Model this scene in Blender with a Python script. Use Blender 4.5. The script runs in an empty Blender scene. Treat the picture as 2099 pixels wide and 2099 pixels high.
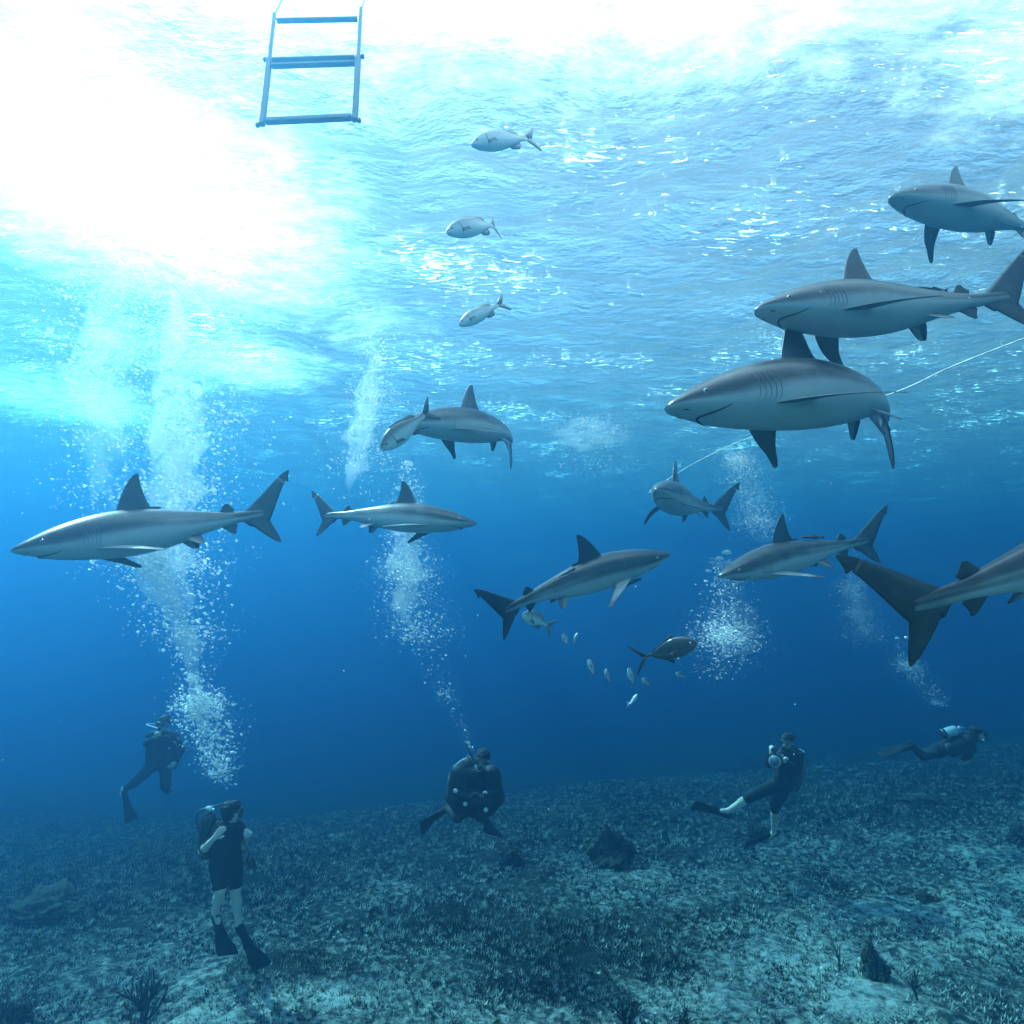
import bpy, math, random
import numpy as np
from mathutils import Vector, Matrix

random.seed(7)
RNG = np.random.default_rng(11)
R = math.radians
sc = bpy.context.scene
COL = sc.collection

# ------------------------------------------------------------------ camera, sky, sun, exposure
FPX, CX, PITCH = 1368.0, 1049.5, R(5.5)      # focal length and centre in pixels of the 2099 px photograph
CAM = np.array([0.0, 0.0, 5.0])
FWD = np.array([0.0, math.cos(PITCH), math.sin(PITCH)])
RGT = np.array([1.0, 0.0, 0.0])
UPV = np.array([0.0, -math.sin(PITCH), math.cos(PITCH)])
cam_d = bpy.data.cameras.new('camera')
cam = bpy.data.objects.new('camera', cam_d); COL.objects.link(cam)
cam_d.angle = 2 * math.atan(CX / FPX)
cam_d.clip_start, cam_d.clip_end = 0.05, 2000
cam.location = CAM
cam.rotation_euler = (R(90) + PITCH, 0, 0)
sc.camera = cam

SUN_DIR = Vector((-0.56, 0.40, 0.77)).normalized()       # towards the sun, as it slants down through the water
SUN_EL = math.asin(SUN_DIR.z)
w = bpy.data.worlds.new('World'); sc.world = w; w.use_nodes = True
nt = w.node_tree
sky = nt.nodes.new('ShaderNodeTexSky'); sky.sky_type = 'NISHITA'; sky.sun_disc = False
sky.sun_elevation = SUN_EL
sky.sun_rotation = math.atan2(SUN_DIR.x, SUN_DIR.y)
nt.links.new(sky.outputs[0], nt.nodes['Background'].inputs[0])
nt.nodes['Background'].inputs[1].default_value = 0.05
sun_d = bpy.data.lights.new('sun', 'SUN'); sun_d.energy = 5.0; sun_d.angle = R(0.5); sun_d.color = (1.0, 0.96, 0.9)
sun = bpy.data.objects.new('sun', sun_d); COL.objects.link(sun)
sun.rotation_euler = SUN_DIR.to_track_quat('Z', 'Y').to_euler()
sun.location = (-10, 10, 30)
sc.view_settings.view_transform = 'Standard'; sc.view_settings.look = 'None'
sc.view_settings.exposure = 3.1; sc.view_settings.gamma = 1.0; sc.view_settings.use_curve_mapping = False
sc.cycles.max_bounces = 8; sc.cycles.volume_bounces = 2; sc.cycles.transparent_max_bounces = 40
sc.cycles.use_denoising = True
sc.cycles.sample_clamp_indirect = 0.4

SURF_Z, BED_Z = 10.0, 0.0

# ------------------------------------------------------------------ placing helpers
def at(px, py, depth):
    """world point that stands `depth` metres in front of the camera on the ray through a photo pixel"""
    return CAM + depth * (FWD + (px - CX) / FPX * RGT - (py - CX) / FPX * UPV)

def on_bed(px, py):
    d = FWD + (px - CX) / FPX * RGT - (py - CX) / FPX * UPV
    t = (BED_Z - CAM[2]) / d[2]
    p = CAM + t * d
    return np.array([p[0], p[1], bed_height(p[0], p[1])])

def bed_height(x, y):
    return (0.10 * np.sin(x * 0.35 + 0.6) * np.sin(y * 0.27 + 1.1) + 0.05 * np.sin(x * 0.9 + y * 0.5)
            + 0.012 * np.maximum(x, 0) - 14.0 * (1 - np.exp(-0.075 * np.logaddexp(0, (y - 16.2 - 0.32 * np.clip(x, -9, 30)) / 3.0))))

# ------------------------------------------------------------------ object helpers
def tag(o, label=None, cat=None, group=None, kind=None):
    if label: o['label'] = label
    if cat: o['category'] = cat
    if group: o['group'] = group
    if kind: o['kind'] = kind
    return o

def mesh_obj(name, verts, faces, mats=None, parent=None, smooth=True, fmat=None, attrs=None):
    me = bpy.data.meshes.new(name)
    verts = np.asarray(verts, dtype=float)
    if isinstance(faces, np.ndarray):
        n, k = faces.shape
        me.vertices.add(len(verts)); me.vertices.foreach_set('co', verts.astype(np.float32).ravel())
        me.loops.add(n * k); me.loops.foreach_set('vertex_index', faces.astype(np.int32).ravel())
        me.polygons.add(n); me.polygons.foreach_set('loop_start', np.arange(0, n * k, k, dtype=np.int32))
        try: me.polygons.foreach_set('loop_total', np.full(n, k, dtype=np.int32))
        except Exception: pass
        me.update(calc_edges=True)
    else:
        me.from_pydata([tuple(v) for v in verts], [], [tuple(int(i) for i in f) for f in faces])
    for m in (mats if isinstance(mats, (list, tuple)) else [mats]):
        if m: me.materials.append(m)
    if fmat is not None: me.polygons.foreach_set('material_index', np.asarray(fmat, dtype=np.int32))
    if smooth: me.polygons.foreach_set('use_smooth', np.ones(len(me.polygons), dtype=bool))
    for k, v in (attrs or {}).items():
        a = me.attributes.new(k, 'FLOAT', 'POINT'); a.data.foreach_set('value', np.asarray(v, dtype=np.float32))
    me.update()
    o = bpy.data.objects.new(name, me); COL.objects.link(o)
    if parent is not None: o.parent = parent
    return o

class MB:
    """collects shapes; one MB becomes one mesh"""
    def __init__(s): s.v, s.f, s.m, s.t = [], [], [], []
    def add(s, verts, faces, mat=0, tone=None):
        b = len(s.v)
        s.v += [tuple(map(float, p)) for p in verts]
        s.f += [tuple(i + b for i in f) for f in faces]
        s.m += [mat] * len(faces)
        s.t += list(tone) if tone is not None else [0.5] * len(verts)
    def grid(s, rings, mat=0, tones=None, cap0=True, cap1=True, closed=True):
        n, k = len(rings), len(rings[0])
        v = [p for r in rings for p in r]; f = []
        for i in range(n - 1):
            for j in range(k if closed else k - 1):
                j2 = (j + 1) % k
                f.append((i * k + j, i * k + j2, (i + 1) * k + j2, (i + 1) * k + j))
        if cap0: f.append(tuple(range(k))[::-1])
        if cap1: f.append(tuple((n - 1) * k + j for j in range(k)))
        s.add(v, f, mat, [t for r in tones for t in r] if tones else None)
    def tube(s, pts, radii, mat=0, n=10, tone=0.5):
        pts = [np.asarray(p, float) for p in pts]
        if not hasattr(radii, '__len__'): radii = [radii] * len(pts)
        rings, nrm = [], None
        for i, p in enumerate(pts):
            t = pts[min(i + 1, len(pts) - 1)] - pts[max(i - 1, 0)]; t /= (np.linalg.norm(t) + 1e-9)
            if nrm is None:
                a = np.array([0, 0, 1.0]) if abs(t[2]) < 0.9 else np.array([1.0, 0, 0])
                nrm = np.cross(t, a)
            nrm = nrm - t * nrm.dot(t); nrm /= (np.linalg.norm(nrm) + 1e-9); b = np.cross(t, nrm)
            rings.append([p + radii[i] * (math.cos(q) * nrm + math.sin(q) * b) for q in np.linspace(0, 2 * math.pi, n, endpoint=False)])
        s.grid(rings, mat, [[tone] * n for _ in rings])
    def ball(s, c, r, mat=0, n=12, m=8, tone=0.5, axes=None):
        c = np.asarray(c, float); r = np.asarray(r if hasattr(r, '__len__') else (r, r, r), float)
        A = np.eye(3) if axes is None else np.asarray(axes, float)
        rings = []
        for i in range(m + 1):
            th = math.pi * (0.02 + 0.96 * i / m)
            rings.append([c + A.T @ (r * np.array([math.sin(th) * math.cos(q), math.sin(th) * math.sin(q), math.cos(th)]))
                          for q in np.linspace(0, 2 * math.pi, n, endpoint=False)])
        s.grid(rings, mat, [[tone] * n for _ in rings])
    def box(s, c, axes, half, mat=0, tone=0.5):
        c = np.asarray(c, float); A = [np.asarray(a, float) for a in axes]
        v = [c + x * half[0] * A[0] + y * half[1] * A[1] + z * half[2] * A[2] for x in (-1, 1) for y in (-1, 1) for z in (-1, 1)]
        s.add(v, [(0, 1, 3, 2), (4, 6, 7, 5), (0, 4, 5, 1), (2, 3, 7, 6), (0, 2, 6, 4), (1, 5, 7, 3)], mat, [tone] * 8)
    def build(s, name, mats, parent=None, smooth=True, bevel=0):
        o = mesh_obj(name, s.v, s.f, mats, parent, smooth, s.m, {'tone': s.t})
        if bevel:
            b = o.modifiers.new('bevel', 'BEVEL'); b.width = bevel; b.segments = 2
        return o

def unit(v):
    v = np.asarray(v, float); return v / (np.linalg.norm(v) + 1e-12)

def catmull(pts, n):
    P = np.asarray(pts, float); P = np.vstack([2 * P[0] - P[1], P, 2 * P[-1] - P[-2]])
    out = []
    for u in np.linspace(0, len(pts) - 1 - 1e-9, n):
        i = int(u); t = u - i; a, b, c, d = P[i:i + 4]
        out.append(0.5 * (2 * b + (c - a) * t + (2 * a - 5 * b + 4 * c - d) * t * t + (3 * b - a - 3 * c + d) * t ** 3))
    return np.array(out)

# ------------------------------------------------------------------ materials
def new_mat(name):
    m = bpy.data.materials.new(name); m.use_nodes = True
    nt = m.node_tree; nt.nodes.clear()
    out = nt.nodes.new('ShaderNodeOutputMaterial')
    return m, nt, out

def N(nt, kind, **kw):
    n = nt.nodes.new(kind)
    for k, v in kw.items():
        if k.startswith('i_'):
            key = k[2:]; key = int(key) if key.isdigit() else key.replace('_', ' ')
            n.inputs[key].default_value = v
        else: setattr(n, k, v)
    return n

def plain(name, rgb, rough=0.5, spec=0.5, metal=0.0, scale=30.0, vary=0.25, bump=0.0):
    """principled with a little mottling of its own colour"""
    m, nt, out = new_mat(name)
    p = N(nt, 'ShaderNodeBsdfPrincipled', i_Roughness=rough, i_Metallic=metal)
    p.inputs['Specular IOR Level'].default_value = spec
    tc = N(nt, 'ShaderNodeTexCoord'); nz = N(nt, 'ShaderNodeTexNoise', i_Scale=scale, i_Detail=4.0)
    nt.links.new(tc.outputs['Object'], nz.inputs['Vector'])
    mx = N(nt, 'ShaderNodeMix', data_type='RGBA')
    mx.inputs[6].default_value = (*[c * (1 - vary) for c in rgb], 1); mx.inputs[7].default_value = (*[min(1, c * (1 + vary)) for c in rgb], 1)
    nt.links.new(nz.outputs['Fac'], mx.inputs[0]); nt.links.new(mx.outputs[2], p.inputs['Base Color'])
    if bump:
        b = N(nt, 'ShaderNodeBump', i_Strength=bump, i_Distance=0.01); nt.links.new(nz.outputs['Fac'], b.inputs['Height']); nt.links.new(b.outputs[0], p.inputs['Normal'])
    nt.links.new(p.outputs[0], out.inputs[0])
    return m

def toned(name, dark, pale, rough=0.45, spec=0.4, scale=14.0, mott=0.18, metal=0.0, fin=None):
    """skin whose colour runs from a dark back to a pale belly along the vertex attribute `tone`"""
    m, nt, out = new_mat(name)
    p = N(nt, 'ShaderNodeBsdfPrincipled', i_Roughness=rough, i_Metallic=metal); p.inputs['Specular IOR Level'].default_value = spec
    at_ = N(nt, 'ShaderNodeAttribute', attribute_name='tone')
    tc = N(nt, 'ShaderNodeTexCoord')
    nz = N(nt, 'ShaderNodeTexNoise', i_Scale=scale, i_Detail=5.0, i_Roughness=0.6); nt.links.new(tc.outputs['Object'], nz.inputs['Vector'])
    sub = N(nt, 'ShaderNodeMath', operation='SUBTRACT'); sub.inputs[1].default_value = 0.5; nt.links.new(nz.outputs['Fac'], sub.inputs[0])
    mul = N(nt, 'ShaderNodeMath', operation='MULTIPLY_ADD'); mul.inputs[1].default_value = mott * 2
    nt.links.new(sub.outputs[0], mul.inputs[0]); nt.links.new(at_.outputs['Fac'], mul.inputs[2])
    mx = N(nt, 'ShaderNodeValToRGB'); e = mx.color_ramp.elements
    e[0].position = 0.0; e[0].color = (*(fin or dark), 1); e[1].position = 1.0; e[1].color = (*pale, 1)
    if fin: k = e.new(0.18); k.color = (*dark, 1)
    nt.links.new(mul.outputs[0], mx.inputs[0]); nt.links.new(mx.outputs[0], p.inputs['Base Color'])
    fine = N(nt, 'ShaderNodeTexNoise', i_Scale=180.0, i_Detail=2.0); nt.links.new(tc.outputs['Object'], fine.inputs['Vector'])
    b = N(nt, 'ShaderNodeBump', i_Strength=0.12, i_Distance=0.004); nt.links.new(fine.outputs['Fac'], b.inputs['Height']); nt.links.new(b.outputs[0], p.inputs['Normal'])
    nt.links.new(p.outputs[0], out.inputs[0])
    return m

M = {}
M['shark'] = toned('shark_skin', (0.028, 0.028, 0.030), (0.40, 0.40, 0.39), rough=0.33, spec=0.9, scale=9.0, mott=0.2, fin=(0.012, 0.012, 0.013))
M['line'] = plain('shark_dark_line', (0.012, 0.012, 0.012), 0.6)
M['gill'] = plain('gill_groove', (0.19, 0.19, 0.19), 0.6)
M['eye'] = plain('animal_eye', (0.02, 0.02, 0.02), 0.08, 0.8)
M['chub'] = toned('silver_fish_scales', (0.16, 0.165, 0.17), (0.80, 0.80, 0.78), rough=0.35, spec=0.6, scale=40, mott=0.12)
M['jack'] = toned('dark_fish_scales', (0.03, 0.032, 0.035), (0.12, 0.13, 0.13), rough=0.3, spec=0.6, scale=30, mott=0.25)
M['remora'] = toned('remora_skin', (0.03, 0.03, 0.03), (0.08, 0.08, 0.08), rough=0.5)
M['pale_eye'] = plain('pale_eye_ring', (0.5, 0.5, 0.48), 0.2)
M['skin'] = plain('human_skin', (0.62, 0.47, 0.38), 0.5, 0.4, vary=0.1)
M['suit'] = plain('black_neoprene', (0.012, 0.012, 0.014), 0.7, 0.2, vary=0.4, bump=0.2)
M['vest'] = plain('black_nylon_vest', (0.016, 0.016, 0.018), 0.6, 0.3, vary=0.5, bump=0.4)
M['hair'] = plain('dark_hair', (0.014, 0.011, 0.01), 0.55, 0.3, scale=60, vary=0.6, bump=0.6)
M['rubber'] = plain('black_fin_rubber', (0.010, 0.010, 0.012), 0.7, 0.12, vary=0.4)
M['tank'] = plain('painted_air_tank', (0.55, 0.56, 0.56), 0.28, 0.6, metal=0.3, vary=0.1)
M['dark_tank'] = plain('black_air_tank', (0.02, 0.02, 0.022), 0.3, 0.6, vary=0.3)
M['chrome'] = plain('chrome_fitting', (0.75, 0.75, 0.75), 0.15, 0.8, metal=0.8, vary=0.1)
M['glass'] = plain('mask_glass', (0.10, 0.13, 0.14), 0.06, 0.9)
M['pale_hose'] = plain('pale_hose', (0.6, 0.6, 0.58), 0.4)
M['plastic'] = plain('black_plastic', (0.02, 0.02, 0.022), 0.35, 0.6)
M['pale_plastic'] = plain('pale_plastic', (0.6, 0.6, 0.6), 0.3, 0.6)
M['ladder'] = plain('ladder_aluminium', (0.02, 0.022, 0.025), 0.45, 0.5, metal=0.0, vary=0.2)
M['rope'] = plain('white_rope', (0.8, 0.8, 0.76), 0.6)
M['coral'] = plain('dark_soft_coral', (0.025, 0.022, 0.018), 0.9, 0.1, scale=12, vary=0.5, bump=0.8)
M['rock'] = plain('turf_covered_rock', (0.05, 0.05, 0.04), 0.95, 0.1, scale=9, vary=0.7, bump=1.0)

def bubble_mat():
    m, nt, out = new_mat('air_bubbles')
    t = N(nt, 'ShaderNodeBsdfTranslucent'); t.inputs[0].default_value = (1, 1, 1, 1)
    g = N(nt, 'ShaderNodeBsdfGlossy', i_Roughness=0.18)
    b = N(nt, 'ShaderNodeMixShader'); b.inputs[0].default_value = 0.4; nt.links.new(t.outputs[0], b.inputs[1]); nt.links.new(g.outputs[0], b.inputs[2])
    tr = N(nt, 'ShaderNodeBsdfTransparent'); c = N(nt, 'ShaderNodeMixShader'); c.inputs[0].default_value = 0.55
    nt.links.new(b.outputs[0], c.inputs[1]); nt.links.new(tr.outputs[0], c.inputs[2]); nt.links.new(c.outputs[0], out.inputs[0])
    return m
def mist_mat(dens, g=0.7):
    """the milky cloud of bubbles too fine to tell apart"""
    m, nt, out = new_mat('micro_bubbles')
    v = N(nt, 'ShaderNodeVolumeScatter'); v.inputs['Color'].default_value = (1, 1, 1, 1)
    v.inputs['Density'].default_value = dens; v.inputs['Anisotropy'].default_value = g
    nt.links.new(v.outputs[0], out.inputs['Volume'])
    try: m.cycles.homogeneous_volume = True
    except Exception: pass
    return m
M['mist'] = mist_mat(2.2); M['thin_mist'] = mist_mat(0.6)
M['bubble'] = bubble_mat()

def surface_mat():
    """the sea surface from below: clear inside the critical angle, a mirror of the deep beyond it, white froth where bubbles break and where sun glare is painted in"""
    m, nt, out = new_mat('sea_surface')
    tc = N(nt, 'ShaderNodeTexCoord')
    mp = N(nt, 'ShaderNodeMapping'); mp.inputs['Scale'].default_value = (0.75, 1.25, 1); nt.links.new(tc.outputs['Object'], mp.inputs[0])
    n1 = N(nt, 'ShaderNodeTexNoise', i_Scale=3.4, i_Detail=6.0, i_Roughness=0.6); nt.links.new(mp.outputs[0], n1.inputs['Vector'])
    bp = N(nt, 'ShaderNodeBump', i_Strength=0.8, i_Distance=0.20); nt.links.new(n1.outputs['Fac'], bp.inputs['Height'])
    fr = N(nt, 'ShaderNodeFresnel', i_IOR=1.33); nt.links.new(bp.outputs[0], fr.inputs['Normal'])
    tr = N(nt, 'ShaderNodeBsdfTransparent')
    rf = N(nt, 'ShaderNodeBsdfRefraction', i_Roughness=0.16, i_IOR=1.18); nt.links.new(bp.outputs[0], rf.inputs['Normal'])
    gl = N(nt, 'ShaderNodeBsdfGlossy', i_Roughness=0.06); nt.links.new(bp.outputs[0], gl.inputs['Normal'])
    a = N(nt, 'ShaderNodeMixShader'); a.inputs[0].default_value = 0.5; nt.links.new(tr.outputs[0], a.inputs[1]); nt.links.new(rf.outputs[0], a.inputs[2])
    b = N(nt, 'ShaderNodeMixShader'); nt.links.new(fr.outputs[0], b.inputs[0]); nt.links.new(a.outputs[0], b.inputs[1]); nt.links.new(gl.outputs[0], b.inputs[2])
    # white patches: the divers' bubbly water, with sun glare painted in
    fo = N(nt, 'ShaderNodeAttribute', attribute_name='foam_glare')
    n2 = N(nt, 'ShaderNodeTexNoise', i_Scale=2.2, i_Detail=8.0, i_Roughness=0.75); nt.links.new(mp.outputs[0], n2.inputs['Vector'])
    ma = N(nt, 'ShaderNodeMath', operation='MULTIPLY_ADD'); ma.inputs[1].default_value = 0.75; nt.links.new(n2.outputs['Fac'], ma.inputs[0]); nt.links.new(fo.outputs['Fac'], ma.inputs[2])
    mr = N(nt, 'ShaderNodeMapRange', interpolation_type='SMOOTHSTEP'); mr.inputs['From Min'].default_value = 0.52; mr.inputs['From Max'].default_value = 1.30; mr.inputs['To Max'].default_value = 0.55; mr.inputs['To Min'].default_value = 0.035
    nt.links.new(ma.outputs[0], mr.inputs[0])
    # flecks: sun glints on wave facets painted white, drawn out along the crests
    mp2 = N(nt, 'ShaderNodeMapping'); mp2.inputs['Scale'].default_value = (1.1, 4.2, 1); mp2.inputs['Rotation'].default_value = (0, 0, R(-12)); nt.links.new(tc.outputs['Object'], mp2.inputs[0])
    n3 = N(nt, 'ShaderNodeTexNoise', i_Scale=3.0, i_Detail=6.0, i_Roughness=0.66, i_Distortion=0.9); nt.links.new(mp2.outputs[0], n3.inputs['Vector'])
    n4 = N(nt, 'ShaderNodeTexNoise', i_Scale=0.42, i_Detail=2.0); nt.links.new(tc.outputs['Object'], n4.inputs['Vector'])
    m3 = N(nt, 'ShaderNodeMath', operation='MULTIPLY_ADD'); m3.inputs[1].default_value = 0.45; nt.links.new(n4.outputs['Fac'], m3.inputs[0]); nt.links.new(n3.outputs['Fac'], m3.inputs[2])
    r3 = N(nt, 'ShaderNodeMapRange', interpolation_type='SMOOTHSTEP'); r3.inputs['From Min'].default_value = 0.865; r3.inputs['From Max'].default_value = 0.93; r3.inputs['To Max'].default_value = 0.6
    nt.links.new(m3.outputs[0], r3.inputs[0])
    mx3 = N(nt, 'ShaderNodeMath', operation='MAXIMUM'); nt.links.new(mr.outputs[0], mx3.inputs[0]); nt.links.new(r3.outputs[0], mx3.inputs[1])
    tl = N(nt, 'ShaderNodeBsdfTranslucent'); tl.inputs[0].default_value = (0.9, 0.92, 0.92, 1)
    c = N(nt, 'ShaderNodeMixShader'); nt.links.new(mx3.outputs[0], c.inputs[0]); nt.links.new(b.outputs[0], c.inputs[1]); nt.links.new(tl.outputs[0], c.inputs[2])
    nt.links.new(c.outputs[0], out.inputs[0])
    return m

def bed_mat():
    m, nt, out = new_mat('seabed_rubble')
    p = N(nt, 'ShaderNodeBsdfPrincipled', i_Roughness=0.95); p.inputs['Specular IOR Level'].default_value = 0.1
    tc = N(nt, 'ShaderNodeTexCoord')
    n1 = N(nt, 'ShaderNodeTexNoise', i_Scale=8.0, i_Detail=8.0, i_Roughness=0.78); nt.links.new(tc.outputs['Object'], n1.inputs['Vector'])
    n2 = N(nt, 'ShaderNodeTexNoise', i_Scale=0.45, i_Detail=5.0, i_Roughness=0.6); nt.links.new(tc.outputs['Object'], n2.inputs['Vector'])
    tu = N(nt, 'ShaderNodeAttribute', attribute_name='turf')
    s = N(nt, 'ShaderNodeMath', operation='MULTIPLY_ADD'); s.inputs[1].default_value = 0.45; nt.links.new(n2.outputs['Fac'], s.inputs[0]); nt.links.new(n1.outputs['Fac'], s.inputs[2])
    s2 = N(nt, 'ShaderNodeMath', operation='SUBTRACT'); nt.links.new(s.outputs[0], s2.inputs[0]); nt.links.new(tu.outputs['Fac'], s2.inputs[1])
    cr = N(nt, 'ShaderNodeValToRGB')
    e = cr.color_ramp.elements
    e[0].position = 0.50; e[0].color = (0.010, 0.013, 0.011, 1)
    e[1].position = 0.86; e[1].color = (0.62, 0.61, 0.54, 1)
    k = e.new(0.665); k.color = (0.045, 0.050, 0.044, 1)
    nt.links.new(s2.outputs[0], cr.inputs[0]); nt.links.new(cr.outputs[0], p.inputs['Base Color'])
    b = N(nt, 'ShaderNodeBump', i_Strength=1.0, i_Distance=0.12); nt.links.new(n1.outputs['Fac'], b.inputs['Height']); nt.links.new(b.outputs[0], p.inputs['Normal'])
    nt.links.new(p.outputs[0], out.inputs[0])
    return m

def water_mat():
    m, nt, out = new_mat('water_volume')
    v = N(nt, 'ShaderNodeVolumePrincipled')
    # wanted, per metre: scattering ss and absorption sa in red, green, blue
    ss = np.array(SS); sa = np.array(SA)
    d = 0.30
    c = ss / d; a = (1 - sa / (d * (1 - c))) ** 2
    v.inputs['Density'].default_value = d
    v.inputs['Color'].default_value = (*c, 1); v.inputs['Absorption Color'].default_value = (*a, 1)
    v.inputs['Anisotropy'].default_value = ANISO
    nt.links.new(v.outputs[0], out.inputs['Volume'])
    try: m.cycles.homogeneous_volume = True
    except Exception: pass
    return m
SS, SA, ANISO = (0.0038, 0.0138, 0.0250), (0.100, 0.038, 0.022), 0.81

# ------------------------------------------------------------------ setting: sea surface, seabed, water
def spaced(lo, hi, c, fine, grow):
    out = [c]; st = fine; x = c
    while x < hi: x += st; out.append(min(x, hi)); st = st if x - c < 16 else st * grow
    st = fine; x = c; left = []
    while x > lo: x -= st; left.append(max(x, lo)); st = st if c - x < 16 else st * grow
    return np.array(left[::-1] + out)

def build_surface():
    xs, ys = spaced(-75, 75, 0, 0.11, 1.06), spaced(-9, 110, 10, 0.11, 1.06)
    X, Y = np.meshgrid(xs, ys)
    Z = np.zeros_like(X)
    for i in range(46):
        lam = 0.45 * (6.5 / 0.45) ** (i / 45.0) * RNG.uniform(0.9, 1.1)
        th = RNG.normal(1.25, 0.75)
        amp = 0.0062 * lam ** 0.95 if lam < 1.6 else 0.0088 * lam ** 0.40
        Z += amp * np.sin(2 * math.pi / lam * (X * math.cos(th) + Y * math.sin(th)) + RNG.uniform(0, 6.28))
    foam_glare = np.zeros_like(X)
    for fx, fy, fr, fa in FOAM_GLARE:
        foam_glare = np.maximum(foam_glare, fa * np.exp(-(((X - fx) / fr[0]) ** 2 + ((Y - fy) / fr[1]) ** 2)))
    v = np.stack([X, Y, Z + SURF_Z], -1).reshape(-1, 3)
    ny, nx = X.shape; I = np.arange(nx * ny).reshape(ny, nx)
    f = np.stack([I[:-1, :-1], I[:-1, 1:], I[1:, 1:], I[1:, :-1]], -1).reshape(-1, 4)
    o = mesh_obj('water_surface', v, f, surface_mat(), attrs={'foam_glare': foam_glare.ravel()})
    tag(o, kind='structure')
FOAM_GLARE = [(-5.0, 8.6, (3.0, 4.4), 0.66), (-3.0, 13.0, (2.0, 2.4), 0.30), (-6.5, 15.5, (2.6, 3.0), 0.5), (-13, 19, (3.5, 5), 0.5), (0.5, 4.4, (6.5, 2.2), 0.62), (5.5, 6.0, (2.5, 1.6), 0.4)]  # left patches mix bubbly water and glare; the rest paint sun glitter
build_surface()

TURF = [(-1.0, 0)]
def turf_amount(X, Y):
    t = np.zeros_like(X)
    for px, py, rx, ry, a in [(930, 1850, 1.1, 0.55, 0.30), (1010, 1880, 0.6, 0.35, 0.25), (1150, 1900, 1.2, 0.8, 0.22), (1300, 1940, 0.8, 0.5, 0.2),
                              (560, 1790, 0.9, 0.8, 0.25), (600, 1960, 0.6, 0.3, 0.18), (120, 1830, 1.5, 0.7, 0.2), (1750, 1620, 2.2, 1.6, 0.18),
                              (2050, 1560, 3, 2.5, 0.2), (1690, 1790, 0.5, 0.5, 0.15), (280, 1700, 2.5, 2.0, 0.1), (1100, 2000, 0.7, 0.5, 0.15)]:
        p = CAM + (0 - CAM[2]) / (FWD + (px - CX) / FPX * RGT - (py - CX) / FPX * UPV)[2] * (FWD + (px - CX) / FPX * RGT - (py - CX) / FPX * UPV)
        t = np.maximum(t, a * np.exp(-(((X - p[0]) / rx) ** 2 + ((Y - p[1]) / ry) ** 2)))
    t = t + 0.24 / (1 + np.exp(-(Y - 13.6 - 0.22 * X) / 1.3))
    for px, py, rx, ry, a in [(690, 2030, 1.0, 0.25, 0.14), (1840, 2060, 0.9, 0.6, 0.06), (1700, 1985, 1.2, 0.5, 0.08), (1360, 2040, 1.0, 0.4, 0.1)]:
        d = FWD + (px - CX) / FPX * RGT - (py - CX) / FPX * UPV
        p = CAM + (0 - CAM[2]) / d[2] * d
        t = t - a * np.exp(-(((X - p[0]) / rx) ** 2 + ((Y - p[1]) / ry) ** 2))
    return t

def build_bed():
    xs, ys = spaced(-75, 75, 0, 0.10, 1.06), spaced(-9, 110, 12, 0.10, 1.06)
    X, Y = np.meshgrid(xs, ys)
    Z = bed_height(X, Y) + BED_Z
    for i in range(30):
        lam = RNG.uniform(0.3, 1.6); th = RNG.uniform(0, 6.28)
        Z += 0.006 * lam * np.sin(2 * math.pi / lam * (X * math.cos(th) + Y * math.sin(th)) + RNG.uniform(0, 6.28))
    Z += RNG.normal(0, 0.012, X.shape)
    v = np.stack([X, Y, Z], -1).reshape(-1, 3)
    ny, nx = X.shape; I = np.arange(nx * ny).reshape(ny, nx)
    f = np.stack([I[:-1, :-1], I[:-1, 1:], I[1:, 1:], I[1:, :-1]], -1).reshape(-1, 4)
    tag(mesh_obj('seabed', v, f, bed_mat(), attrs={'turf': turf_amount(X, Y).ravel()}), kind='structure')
build_bed()

def copies(base_v, base_f, pos, scale3, rotz, tilt=None):
    """many small shapes in one array mesh (stuff nobody could count)"""
    n, k = len(pos), len(base_v)
    V = base_v[None] * scale3[:, None, :]
    if tilt is not None:
        c, s = np.cos(tilt)[:, None], np.sin(tilt)[:, None]
        x, z = V[..., 0] * c + V[..., 2] * s, -V[..., 0] * s + V[..., 2] * c
        V = np.stack([x, V[..., 1], z], -1)
    c, s = np.cos(rotz)[:, None], np.sin(rotz)[:, None]
    V = np.stack([V[..., 0] * c - V[..., 1] * s, V[..., 0] * s + V[..., 1] * c, V[..., 2]], -1) + pos[:, None, :]
    F = base_f[None] + (np.arange(n) * k)[:, None, None]
    return V.reshape(-1, 3), F.reshape(-1, base_f.shape[1])

def ico(sub=0):
    import bmesh
    bm = bmesh.new(); bmesh.ops.create_icosphere(bm, subdivisions=sub + 1, radius=1.0)
    v = np.array([x.co[:] for x in bm.verts]); f = np.array([[q.index for q in x.verts] for x in bm.faces]); bm.free()
    return v, f
ICO0, ICO1 = ico(0), ico(1)

def view_scatter(n, y0, y1):
    Y = y0 + (y1 - y0) * RNG.random(n) ** 1.6
    X = (RNG.random(n) * 2 - 1) * (Y * 0.82 + 2)
    return X, Y

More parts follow.
